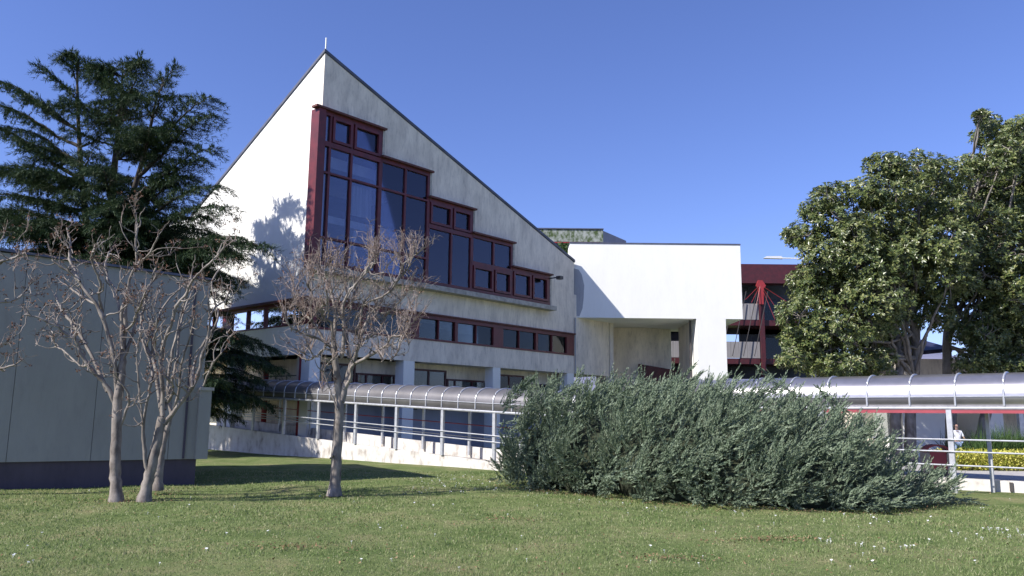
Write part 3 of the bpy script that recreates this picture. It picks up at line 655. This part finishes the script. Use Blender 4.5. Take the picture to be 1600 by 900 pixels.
# suckers round the leftmost trunk
# ================================================================= cedar
def cedar():
    Y=43.4; b=at(165,640,Y); root=thing('cedar_tree',(b.x,b.y,0),'tall dark cedar with layered drooping boughs behind the grey building','tree')
    tx=b.x
    def pt(u,v,dy=0): return np.array(at(u,v,Y+dy))
    wood=[]; lead=[[(162,640),(165,520),(168,420),(172,340),(180,250),(188,170),(192,110)],[(165,480),(140,380),(128,280),(122,180),(120,90)],[(168,450),(200,330),(228,230),(245,150)]]
    LP=[]
    for j,l_ in enumerate(lead):
        P=smooth_path([pt(u,v,(0,.3,-2.4)[j]*i/3) for i,(u,v) in enumerate(l_)],4); r=np.linspace((.42,.26,.24)[j],.04,len(P)); wood.append((P,r)); LP.append(P)
    tips=[(273,102),(255,120),(330,152),(333,180),(286,205),(336,230),(318,250),(300,275),(347,290),(356,322),(330,340),(417,382),(380,372),(376,398),(300,390),(340,405),(60,104),(40,150),(0,128),(-20,160),(5,200),(-50,190),(-60,260),(-40,310),(-50,350),(20,260),(10,330),(60,390),(20,395),(120,90),(150,105),(96,92),(195,98),(225,95),(-100,330),(-120,270)]
    low=[(345,515),(400,530),(430,545),(418,565),(360,560),(330,540),(440,575),(405,590),(350,610),(395,618),(425,632),(340,640),(370,650),(330,590),(318,560)]
    B=[]
    for (u,v) in tips:
        tip=pt(u,v,RNG.uniform(-.5,.5)-max(u-200,0)*.035+max(60-u,0)*.008); 
        ls=LP[1] if u<90 or u in (120,96) else (LP[2] if u>250 and v<330 else LP[0])
        rise=(tip[2]-0); zt_=tip[2]-(.35+.28*abs(tip[0]-tx)*(1 if v<260 else .4)); i=np.argmin(abs(ls[:,2]-zt_)); B.append((ls[i],tip,.5))
    for (u,v) in low:
        dy=RNG.uniform(-1.5,1.5); tip=pt(u,v,dy); i=np.argmin(abs(LP[0][:,2]-(tip[2]+1.2))); B.append((LP[0][i],tip,.1))
    for k in range(105):                       # boughs all round, filling the middle
        ls=LP[RNG.integers(3)] if RNG.random()<.6 else LP[0]; i=RNG.integers(int(len(ls)*.28),len(ls)); p=ls[i]; z=p[2]
        a=RNG.uniform(0,2*math.pi); R=(1.2+5.6*np.clip((23.5-z)/12,0,1))*RNG.uniform(.45,1.0)*(1 if ls is LP[0] else .75)
        B.append((p,p+np.array([math.cos(a)*R,math.sin(a)*R*.8-.7*max(math.cos(a),0)*R,R*RNG.uniform(.0,.22)]),.3))
    for k in range(105):                        # low skirt boughs seen over the grey roof
        z=RNG.uniform(6.5,12.5); a=RNG.uniform(0,2*math.pi); R=RNG.uniform(3.5,7.8); i=np.argmin(abs(LP[0][:,2]-z)); p=LP[0][i]
        B.append((p,p+np.array([math.cos(a)*R,math.sin(a)*R,R*RNG.uniform(-.06,.14)]),.3))
    for k in range(22):                        # dark lowest boughs towards the walkway
        z=RNG.uniform(2.6,7.0); a=RNG.uniform(-.6,.35); R=RNG.uniform(5,9.3); i=np.argmin(abs(LP[0][:,2]-z)); p=LP[0][i]
        B.append((p,p+np.array([math.cos(a)*R,math.sin(a)*R,-R*RNG.uniform(0,.08)]),.1))
    tp=[];td=[]; tl=[]
    for s,e,arch in B:
        L=np.linalg.norm(e-s); mid=(s+e)/2+np.array([0,0,arch*L*.12])+rnd(1)[0]*.15
        P=smooth_path([s,(s+mid)/2+np.array([0,0,-.02*L]),mid,(mid+e)/2+np.array([0,0,.03*L]),e],5,.03)
        wood.append((P,np.linspace(.035+.012*L,.012,len(P))))
        T=int(10+L*7)
        for f in np.linspace(.22,1,T):
            i=min(int(f*(len(P)-1)),len(P)-2); p=P[i]+(P[i+1]-P[i])*RNG.random(); d=unit(P[i+1]-P[i]); sd=unit(np.cross(d,[0,0,1]))
            for sg in (-1,1):
                if RNG.random()<.12: continue
                l=(.35+1.15*math.sin(math.pi*min(max((1.04-f),0)*1.05,1))**.7*min(1,L/4))*RNG.uniform(.6,1.15)
                bd=unit(sd*sg*RNG.uniform(.5,1)+d*.75+np.array([0,0,RNG.uniform(-.2,.1)])); n=max(3,int(l/.075))
                q=p+bd*np.linspace(.05,l,n)[:,None]+np.array([0,0,-.36])*(np.linspace(0,1,n)[:,None]**2)*l+RNG.normal(size=(n,3))*.02
                tp.append(q); td.append(np.broadcast_to(bd,(n,3))); tl.append(np.full(n,.8))
    P=np.concatenate(tp); Dr=np.concatenate(td); n=len(P)
    print('cedar raw',n)
    if n>185000: 
        s_=RNG.permutation(n)[:185000]; P=P[s_];Dr=Dr[s_]; n=len(P)
    V,Q=tubes_np(wood,6); link_np('trunk',V,Q,M['bark_dark'],root,True)
    VV=[];TT=[];b0=0
    for k,up in enumerate((.08,-.25,-.06,-.6)):
        sp=.33 if k<3 else .2
        dd=unit(Dr*(1.0 if k<3 else .35)+RNG.normal(size=(n,3))*sp+np.array([0,0,up])); v,t=tris_np(P+RNG.normal(size=(n,3))*.03,dd,unit(np.cross(dd,np.array([0,0,1.])+rnd(n)*.5)),RNG.uniform(.16,.34,n)*(1 if k<3 else .8),RNG.uniform(.028,.05,n)); VV.append(v);TT.append(t+b0);b0+=len(v)
    link_np('crown',np.concatenate(VV),np.concatenate(TT),M['cedar'],root); print('cedar tufts',n)
cedar()
# ================================================================= magnolias
def magnolia(label, trunks, clumps, Yc, density=1.0, matname='magnolia'):
    b=at(*trunks[0][0],Yc); root=thing('magnolia_tree',(b.x,b.y,.33),label,'tree'); wood=[]; tops=[]
    for px in trunks:
        P=smooth_path([tuple(at(u,v,Yc+i*.15)) for i,(u,v) in enumerate(px)],4,.02); wood.append((P,np.linspace(.27,.13,len(P)))); tops.append(P)
    C_=[]; 
    for (u,v,ru,rv) in clumps:
        for k in range(2):
            c=np.array(at(u,v,Yc+RNG.uniform(-2.6,2.6))); C_.append((c,ru*.0298,rv*.0298))
    P_=[];N_=[]
    for c,rx,rz in C_:
        T=tops[RNG.integers(len(tops))]; s=T[RNG.integers(len(T)//2,len(T))]; m=(s*.5+c*.5)+np.array([0,0,-.25])+rnd(1)[0]*.3
        q=smooth_path([s,m,c],6,.04); wood.append((q,np.linspace(.09,.03,len(q))))
        for k in range(9):
            d=rnd(1)[0]*np.array([rx,(rx+rz)/2,rz])*.9; wood.append((crooked(c,d,np.linalg.norm(d),4,.25),np.linspace(.025,.008,5)))
        n=int(230*density*max(rx*rz,.25)*.75); d=rnd(n); rad=RNG.uniform(.35,1.05,n)**.6
        P_.append(c+d*rad[:,None]*np.array([rx,(rx+rz)/2*1.0,rz])); N_.append(d)
    P=np.concatenate(P_);N=np.concatenate(N_); 
    keep=np.ones(len(P),bool)
    # natural holes between clumps
    h=np.sin(P[:,0]*2.3+1.1)*np.sin(P[:,2]*2.6+.4)*np.sin(P[:,1]*1.7); keep&=(h<.40); P=P[keep];N=N[keep]; n=len(P)
    V=[];Fc=[]; b0=0; ax=unit(N+np.array([-.25,-.2,.7])+RNG.normal(size=(n,3))*.35)
    e1=unit(np.cross(ax,rnd(n))); e2=np.cross(ax,e1)
    for k in range(8):
        a=k*2.4+RNG.uniform(0,.8,n); out=e1*np.cos(a)[:,None]+e2*np.sin(a)[:,None]; dr=unit(out+ax*RNG.uniform(-.1,.75,n)[:,None]); sd=unit(np.cross(dr,ax)); up=np.cross(sd,dr)
        L=RNG.uniform(.15,.24,n)[:,None]; wd_=L*.40
        v=np.empty((n,4,3)); v[:,0]=P+dr*.02; v[:,1]=P+dr*L*.55+sd*wd_*.5+up*.012; v[:,2]=P+dr*L+up*-.02; v[:,3]=P+dr*L*.55-sd*wd_*.5+up*.012
        V.append(v.reshape(-1,3)); Fc.append(np.arange(n*4).reshape(-1,4)+b0); b0+=n*4
    v,q=tubes_np(wood,6); link_np('trunk',v,q,M['bark_grey'],root,True); link_np('crown',np.concatenate(V),np.concatenate(Fc),M[matname],root); print('magnolia rosettes',n)
magnolia('broad glossy magnolia nearest the red balcony building, with twin pale trunks',
 [[(1401,722),(1400,670),(1402,620),(1405,560),(1395,500),(1385,430)],[(1424,722),(1422,670),(1425,620),(1432,560),(1425,480),(1430,380)],[(1402,600),(1375,560),(1330,500),(1305,430)]],
 [(1297,308,33,24),(1270,330,22,20),(1258,368,36,22),(1315,345,38,26),(1300,395,50,30),(1262,445,34,32),(1250,495,36,32),(1300,455,50,38),(1300,520,55,38),(1258,545,32,28),(1290,572,50,20),(1385,258,38,20),(1355,300,36,24),(1430,262,50,24),(1480,275,42,30),(1400,300,55,34),(1370,350,60,38),(1445,330,55,42),(1350,410,60,42),(1420,400,60,42),(1480,380,45,42),(1370,465,60,36),(1440,455,50,34),(1345,520,48,30),(1395,530,34,26),(1345,565,40,18),(1485,440,40,30),(1236,370,18,12),(1320,585,36,12),(1370,582,26,12),(1240,560,26,16),(1460,495,34,22),(1335,375,44,30),(1280,530,44,34),(1320,570,44,18),(1370,500,44,30),(1375,560,26,18),(1240,530,22,18),(1400,385,44,34),(1465,410,40,30),(1280,425,34,24),(1480,330,44,30)],36.5)
magnolia('taller glossy magnolia cut off by the right edge, with dark shaded trunks',
 [[(1487,722),(1486,660),(1482,600),(1478,540),(1490,460),(1510,380),(1530,280)],[(1530,722),(1536,670),(1545,620),(1548,560),(1560,460),(1575,340),(1590,240)]],
 [(1547,212,32,24),(1590,215,38,26),(1532,182,12,12),(1545,190,20,14),(1590,265,45,34),(1540,265,34,26),(1512,300,38,26),(1560,320,50,38),(1610,350,50,40),(1525,370,40,36),(1575,400,50,40),(1510,440,34,36),(1560,470,50,36),(1610,470,50,40),(1540,525,40,24),(1590,530,44,28),(1560,565,50,16),(1520,565,34,14),(1605,570,40,18),(1640,260,50,50),(1650,400,50,60),(1660,540,50,40),(1575,232,34,24),(1562,262,34,26),(1600,235,34,26),(1556,300,36,28),(1590,330,40,30),(1600,590,40,14),(1560,585,40,12),(1515,582,26,12),(1580,500,44,34),(1505,520,24,20),(1570,300,44,30),(1545,345,40,30),(1545,500,50,30),(1600,540,44,30),(1530,560,30,22),(1570,240,30,24),(1600,300,44,40),(1600,200,30,20),(1540,430,44,34),(1600,440,44,40),(1520,255,22,18)],38.5)
# ================================================================= big juniper
def juniper():
    # centre, radii, height, fall-off exponent (small = sloping shoulders)
    lobes=[((1.75,26.2),1.95,2.0,3.15,2.8),((3.0,24.6),2.2,2.1,3.1,2.8),((4.6,23.2),2.4,2.5,2.95,2.5),((6.3,22.3),2.5,2.6,2.9,2.2),((8.0,22.1),2.4,2.6,2.45,1.6),((9.4,22.3),1.85,2.2,1.25,1.4),((10.8,22.7),1.3,1.5,.42,1.3),((5.8,24.8),2.6,2.2,2.95,2.4)]
    root=thing('juniper_shrub',(6,22.5,0),'huge spreading grey-green juniper with feathery arching tips in the middle of the lawn','shrub')
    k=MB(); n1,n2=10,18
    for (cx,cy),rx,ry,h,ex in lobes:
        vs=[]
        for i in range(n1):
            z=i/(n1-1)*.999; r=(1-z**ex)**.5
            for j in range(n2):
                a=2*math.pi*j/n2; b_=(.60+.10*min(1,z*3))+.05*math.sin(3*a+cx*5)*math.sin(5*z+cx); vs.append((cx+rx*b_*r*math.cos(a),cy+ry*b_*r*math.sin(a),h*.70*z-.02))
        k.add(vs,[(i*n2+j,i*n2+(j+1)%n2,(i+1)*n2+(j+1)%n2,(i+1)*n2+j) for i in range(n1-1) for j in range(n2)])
    k.build('dark_core',M['juniper_core'],root,True)  # solid hull behind the gaps, inner shade of the shrub painted as near-black colour
    def inside(p,sc):
        m=np.zeros(len(p),bool)
        for (cx,cy),rx,ry,h,ex in lobes: m|=(((p[:,0]-cx)/rx)**2+((p[:,1]-cy)/ry)**2+np.abs(p[:,2]/h)**ex)<sc
        return m
    P_=[];N_=[]
    for (cx,cy),rx,ry,h,ex in lobes:
        n=int(112*(rx*ry+(rx+ry)*h*.9)/6); a=RNG.uniform(0,2*np.pi,n); zz=RNG.uniform(0,1,n)**1.12*.98+.015
        rr=(1-zz**ex)**.5; c=np.array([cx,cy,0]); p=np.stack([cx+rx*rr*np.cos(a),cy+ry*rr*np.sin(a),h*zz],-1)
        P_.append(c+(p-c)*RNG.uniform(.80,.97,n)[:,None]); N_.append(unit(np.stack([np.cos(a)*rr/rx,np.sin(a)*rr/ry,zz/h*1.2],-1)))
    P=np.concatenate(P_);N=np.concatenate(N_); m=~inside(P,.62); P=P[m];N=N[m]
    lump=.5*np.sin(P[:,0]*2.9+P[:,2]*2.1+np.sin(P[:,1]*2))+.5*np.sin(P[:,2]*4.3-P[:,0]*1.3+P[:,1]*1.9)
    m=(lump>-.55)|(P[:,2]<.5)|(RNG.random(len(P))<.35); P=P[m];N=N[m];lump=lump[m]; P=P+N*(lump*.20)[:,None]; nb=len(P)
    low=np.clip(1-P[:,2]/1.0,0,1)[:,None]
    sway=np.stack([.55+.35*np.sin(P[:,1]*2+P[:,2]*3),-.25+0*P[:,0],.30+.25*np.sin(P[:,0]*1.9+P[:,2]*2.2)],-1)
    bd=unit(N*.6+sway*(1-.5*low)+RNG.normal(size=(nb,3))*.22)
    # each branch: a curved spray of plumes
    PP=[];DD=[];LL=[]
    ls_=RNG.uniform(.7,1.25,nb)
    for f in np.linspace(0,1,17):
        sd=unit(np.cross(bd,rnd(nb))); q=P+bd*(f*.95-.35)[...,None] if False else P+bd*(f*1.15-.62)*ls_[:,None]+np.array([0,0,.20])*f*f
        PP.append(q+sd*(.17*(1.05-f))*RNG.uniform(.2,1,nb)[:,None]+RNG.normal(size=(nb,3))*.03); DD.append(unit(bd+sd*(.55*(1.1-f))+np.array([0,0,.22])*f+RNG.normal(size=(nb,3))*.10)); LL.append(RNG.uniform(.26,.46,nb)*(1-.25*f))
    ld=[(822,590,.8),(835,585,1.2),(868,592,1.0),(905,600,.9),(940,600,.9),(972,596,.9),(1000,590,1.1),(1040,592,1.0),(1060,585,1.3),(1085,566,1.7),(1096,578,1.3),(1110,592,1.2),(1138,584,1.5),(1186,570,1.8),(1215,600,1.1),(1240,612,1.2),(1300,640,.9),(1078,590,1.4),(1020,595,1.0),(960,595,.9),(1280,604,1.0),(1262,622,1.0),(1345,672,.7),(1380,700,.7),(1410,722,.6),(1452,757,.5)]
    for u,v,l in ld:
        Yd=24.8 if u<900 else (23.3 if u<1100 else 22.4); e=np.array(at(u,v+4,Yd)); d=unit(np.array([.75 if u not in (1186,1280) else -.85,RNG.uniform(-.3,.3),.72 if u<1300 else .3])+RNG.normal(size=3)*.1)
        for k in range(46):
            f=k/46; PP.append((e-d*l*(.05+1.25*f)+RNG.normal(size=3)*(.01+.085*f))[None]); DD.append(unit(d+RNG.normal(size=3)*(.10+.4*f))[None]); LL.append(np.array([.24+.12*f]))
    P=np.concatenate(PP); dirs=np.concatenate(DD); Lp=np.concatenate(LL); m=P[:,2]>.03; P=P[m];dirs=dirs[m];Lp=Lp[m]; n=len(P)
    side=unit(np.cross(dirs,rnd(n))); up=np.cross(side,dirs); VV=[];TT=[];b0=0; K_=14
    for k in range(K_):
        f=(k+.5)/K_; sg=1 if k%2 else -1; roll=RNG.uniform(-1.2,1.2,n)[:,None]; sd=side*np.cos(roll)+up*np.sin(roll)
        base=P+dirs*(Lp*f)[:,None]; dd=unit(dirs*1.0+sd*sg*(.58-.33*f)+RNG.normal(size=(n,3))*.12)
        v,t=tris_np(base,dd,unit(np.cross(dd,rnd(n))),Lp*(.36-.18*f)*RNG.uniform(.7,1.2,n),.024+.014*(1-f)); VV.append(v);TT.append(t+b0);b0+=len(v)
    link_np('foliage',np.concatenate(VV),np.concatenate(TT),M['juniper'],root); print('juniper plumes',n)
juniper()
# ================================================================= hedge, plants by the plaza, roof plants
def leafmass(name,label,cat,pts,size,mt,loc,spread=.5,up=.3,kind=None):
    n=len(pts); d=unit(rnd(n)+np.array([0,0,up])); v,t=tris_np(pts,d,unit(np.cross(d,rnd(n))),RNG.uniform(.6,1.3,n)*size,size*spread)
    o=link_np(name,v,t,mt,loc=loc); return tag(o,label,cat)
n=26000; hx0=at(1478,700,31).x
P=np.stack([RNG.uniform(hx0,hx0+9,n),30.6+RNG.uniform(0,1.3,n),.33+RNG.uniform(0,1,n)**.8*.72],-1); P+=RNG.normal(size=P.shape)*.05
leafmass('hedge','clipped yellow variegated hedge behind the walkway rails','hedge',P,.075,M['hedge'],(hx0,30.6,.33),.8)
def spiky(label,x,y,n,h):
    base=np.stack([RNG.normal(size=n)*.5+x,RNG.normal(size=n)*.3+y,np.full(n,.4)],-1); d=unit(np.stack([RNG.normal(size=n)*.8+.35,RNG.normal(size=n)*.5,RNG.uniform(.5,1.3,n)],-1))
    v,t=tris_np(base,d,unit(np.cross(d,rnd(n))),RNG.uniform(.6,1.1,n)*h,.055); tag(link_np('juniper_bush',v,t,M['shrub'],loc=(x,y,.35)),label,'shrub')
for lb,u in (('low spiky green bush behind the hedge by the white pier',1560),('low spiky green bush behind the hedge at the right edge',1600)):
    p=at(u,690,33.5); spiky(lb,p.x,33.5,900,1.75)
p=at(1512,690,37); spiky('small dark bush beside the person in white',p.x,37,500,1.5)
p=at(884,392,67); n=2600; P=np.stack([RNG.normal(size=n)*.55,RNG.normal(size=n)*.5,RNG.uniform(-1.7,.55,n)],-1)+np.array([p.x,67,p.z]); leafmass('roof_plant','dark green plant growing on the roof behind the sloping edge','plant',P,.22,M['shrub'],(p.x,67,p.z-1.7),.5)
# hedge and dark trees behind, closing the horizon on the left
for i,(x,y,h,r) in enumerate(((-52,62,9,6),(-40,75,8,6),(-62,50,9,6))):
    n=7000; d=rnd(n); P=np.array([x,y,h*.55])+d*RNG.uniform(.7,1,n)[:,None]*np.array([r,r,h*.5]); lb=['round dark tree far behind the grey building, farther right','round dark tree far behind the grey building, farthest back','round dark tree far behind the grey building, at the picture edge'][i]
    rt=thing('far_tree',(x,y,0),lb,'tree'); dd=rnd(n); v,t=tris_np(P,dd,unit(np.cross(dd,rnd(n))),.5,.4); link_np('crown',v,t,M['shrub'],rt); MB().tube([(x,y,0),(x,y,h*.5)],[.3,.2],7).build('trunk',M['bark_dark'],rt,True)
# ================================================================= person by the hedge
def person():
    Yp=36.0; p=at(1496,690,Yp); x,y,g=p.x,Yp,.33; root=thing('person',(x,y,g),'person with dark hair in a white top and light blue jeans standing behind the hedge','person')
    def skin(name,verts,edges,rad,mt,lv=2):
        me=bpy.data.meshes.new(name); me.from_pydata([tuple(v) for v in verts],edges,[]); me.materials.append(mt); o=bpy.data.objects.new(name,me); COL.objects.link(o); o.parent=root
        sk=o.modifiers.new('skin','SKIN'); 
        for i,r in enumerate(rad): me.skin_vertices[0].data[i].radius=(r,r*.8) if not isinstance(r,tuple) else r
        me.skin_vertices[0].data[0].use_root=True
        su=o.modifiers.new('sub','SUBSURF'); su.levels=lv; su.render_levels=lv; return o
    V=[(0,0,.93),(0,0,1.12),(0,0,1.34),(0,0,1.44),(0,-.01,1.53),(0,-.02,1.62),(0,-.01,1.70),
       (.18,0,1.38),(.27,-.04,1.14),(.22,-.22,1.02),(.20,-.30,1.01),(-.18,0,1.38),(-.26,-.02,1.12),(-.27,-.08,.90),(-.27,-.1,.83),
       (.10,0,.86),(.11,-.02,.48),(.11,.02,.08),(.11,-.12,.03),(-.10,0,.86),(-.11,-.01,.48),(-.12,.04,.08),(-.12,-.1,.03)]
    E=[(0,1),(1,2),(2,3),(3,4),(4,5),(5,6),(2,7),(7,8),(8,9),(9,10),(2,11),(11,12),(12,13),(13,14),(0,15),(15,16),(16,17),(17,18),(0,19),(19,20),(20,21),(21,22)]
    R=[(.15,.1),(.14,.095),(.15,.1),.06,.055,.085,.06,.055,.042,.034,.03,.055,.042,.034,.03,.08,.055,.04,.035,.08,.055,.04,.035]
    skin('body',V,E,R,M['skin'])
    sel=[0,1,2,3,7,8,11,12]; mp={a:i for i,a in enumerate(sel)}
    skin('shirt',[V[i] for i in sel],[(mp[a],mp[b]) for a,b in E if a in mp and b in mp],[(.175,.125),(.165,.12),(.18,.125),.075,.075,.062,.075,.062],M['shirt'])
    sel=[0,15,16,17,19,20,21]; mp={a:i for i,a in enumerate(sel)}
    skin('jeans',[V[i] for i in sel],[(mp[a],mp[b]) for a,b in E if a in mp and b in mp],[(.16,.12),.095,.07,.06,.095,.07,.06],M['jeans'])
    skin('hair',[(0,.03,1.70),(0,.06,1.62),(0,.07,1.52)],[(0,1),(1,2)],[.105,.105,.075],M['hair'])
person()
# ================================================================= daisies
dm=MB(); 
k_=10
for i in range(k_):
    a=2*math.pi*i/k_; a2=a+.42; dm.quad((0,0,.05),(.027*math.cos(a-.25),.027*math.sin(a-.25),.056),(.036*math.cos(a),.036*math.sin(a),.06),(.027*math.cos(a+.25),.027*math.sin(a+.25),.056))
dm.tube([(0,0,.046),(0,0,.06)],[.012,.008],6); dm.tube([(0,0,-.01),(.003,0,.048)],.002,4)
d0=dm.build('daisy',M['daisy']); me0=d0.data; bpy.data.objects.remove(d0)
spots=[(1283,848,2),(1298,848,3),(1297,852,2),(1337,856,2),(1348,857,2),(1415,860,3),(1422,859,2),(1408,862,1),(1150,801,3),(1160,803,2),(1322,801,4),(1360,806,1),(1366,811,2),(1287,813,2),(1450,816,2),(1361,821,1),(1389,819,1),(1488,836,2),(1497,838,1),(1509,846,1),(1528,840,2),(1535,845,2),(1549,830,3),(1557,830,3),(1565,831,2),(1568,838,2),(1575,833,2),(1576,845,2),(1588,829,1),(1593,836,2),(1598,842,2),(1535,830,1),(1580,843,1),(1537,797,2),(1465,789,1),(1574,813,1),(1100,831,1),(1016,853,1),(553,785,1),(499,776,1),(648,788,1),(295,791,1),(20,875,1),(40,861,1)]
ds=[]
for u,v,c in spots:
    for i in range(c):
        g=gnd(u+(RNG.normal()*5 if i else 0),v+(RNG.normal()*2 if i else 0)+.8); ds.append((g.x,g.y))
for i in range(85):
    u=RNG.choice([RNG.uniform(640,790),RNG.uniform(640,1100),RNG.normal()*40+700]); v=RNG.uniform(742,772) if u<800 else RNG.uniform(758+(u-800)*.12,782+(u-800)*.1)
    g=gnd(u,v); ds.append((g.x,g.y))
for i in range(60):
    g=gnd(RNG.uniform(0,1600),RNG.uniform(765,890)); ds.append((g.x,g.y))
for i,(x,y) in enumerate(ds):
    if any(((x-c[0][0])/c[1])**2+((y-c[0][1])/c[2])**2<1.25 for c in [((1.55,26.2),2.05,2.0),((3.0,24.6),2.2,2.1),((4.6,23.2),2.4,2.5),((6.4,22.3),2.5,2.6),((8.3,22.1),2.4,2.6),((9.9,22.3),1.9,2.2)]): continue
    o=bpy.data.objects.new('daisy',me0); COL.objects.link(o); o.location=(x,y,float(gz(x,y))); s=RNG.uniform(.45,.82); o.scale=(s,s,1)
    o.rotation_euler=(RNG.uniform(0,.35),RNG.uniform(-.35,.1),RNG.uniform(0,6)); tag(o,'small white daisy open in the short grass of the lawn','daisy','daisies scattered over the lawn')
# ================================================================= grass blades
def grass():
    V=[];T=[];b0=0
    for (ya,yb,dens,h,wd_) in ((8.5,12.5,900,.045,.011),(12.5,17,520,.05,.016),(17,23,260,.055,.024),(23,32,110,.06,.036)):
        half=lambda y: y*.67+1.2
        A=(yb-ya)*(half(ya)+half(yb)); n=int(A*dens*.9); y=RNG.uniform(ya,yb,n*2); x=RNG.uniform(-half(yb),half(yb),n*2); m=np.abs(x)<half(y); x=x[m][:n];y=y[m][:n]
        # keep off buildings and walls
        q=(x-K.x)*wn.x+(y-K.y)*wn.y; m=~((q>-.02)&((x-K.x)*wd.x+(y-K.y)*wd.y<.05))
        q=(x-PL[0])*D[0]+(y-PL[1])*D[1]; m&=(q<0); q=(x-PR[0])*D[0]+(y-PR[1])*D[1]; m&=~((q>1.9)&(x>4)); x=x[m];y=y[m]; n=len(x)
        cl=np.sin(x*.9+np.sin(y*.7)*2)*np.sin(y*1.1+1)+.7*np.sin(x*3.1+y)*np.sin(y*3.7-x*.8)
        cl=cl+.8*np.sin(x*7.1+2*np.sin(y*2.3))*np.sin(y*6.3+x); hh=h*RNG.uniform(.45,1.15,n)*np.clip(1+.33*cl,.25,2); P=np.stack([x,y,gz(x,y)],-1); d=unit(np.stack([RNG.normal(size=n)*.55,RNG.normal(size=n)*.55,np.ones(n)],-1)); a=RNG.uniform(0,np.pi,n)
        v,t=tris_np(P,d,np.stack([np.cos(a),np.sin(a),0*a],-1),hh,wd_*RNG.uniform(.6,1.2,n)); V.append(v);T.append(t+b0);b0+=len(v)
    V=np.concatenate(V);T=np.concatenate(T); print('blades',len(T)); tag(link_np('grass',V,T,M['grass']),'short green grass blades of the lawn','grass',kind='stuff')
grass()

# ================================================================= fallen leaves and plant litter
M['litter'] = foliage('dry fallen leaves', [(.1,(.10,.055,.03)),(.6,(.22,.14,.08)),(.95,(.34,.25,.15))], .9, .1, 0)
pts=[]
for _ in range(900):
    g=gnd(RNG.uniform(-50,1650), RNG.uniform(748,898)); pts.append((g.x,g.y))
for (u,v,Yb) in ((523,767,Y0),(182,777,Y1),(226,777,Y1),(247,757,Y3)):
    b=at(u,v,Yb); pts += [(b.x+RNG.normal()*.45,b.y+RNG.normal()*.4) for _ in range(90)]
for cx,cy,rx,ry in ((1.75,26.2,2,2),(3,24.6,2.2,2.1),(4.6,23.2,2.4,2.5),(6.3,22.3,2.5,2.6),(8,22.1,2.4,2.6),(9.4,22.3,1.85,2.2)):
    for _ in range(260):
        a=RNG.uniform(math.pi*.95,math.pi*2.05); k=RNG.normal(1.02,.07); pts.append((cx+rx*k*math.cos(a),cy+ry*k*math.sin(a)))
for cx,cy,r in ((4.6,14.9,.35),(4.9,15.0,.25),(.1,17.6,.3),(-3.5,13.5,.3),(2.6,13.1,.3)):
    pts += [(cx+RNG.normal()*r*1.6,cy+RNG.normal()*r*.6) for _ in range(110)]
pts=np.array(pts); n=len(pts); P=np.stack([pts[:,0],pts[:,1],gz(pts[:,0],pts[:,1])+RNG.uniform(.02,.055,n)],-1)
d=unit(rnd(n)*np.array([1,1,.35])); v,t=tris_np(P,d,unit(np.cross(d,rnd(n)*.4+np.array([0,0,1.]))),RNG.uniform(.03,.07,n),.035)
tag(link_np('fallen_leaves',v,t,M['litter']),'dry brown fallen leaves and litter in the lawn','leaf litter',kind='stuff')
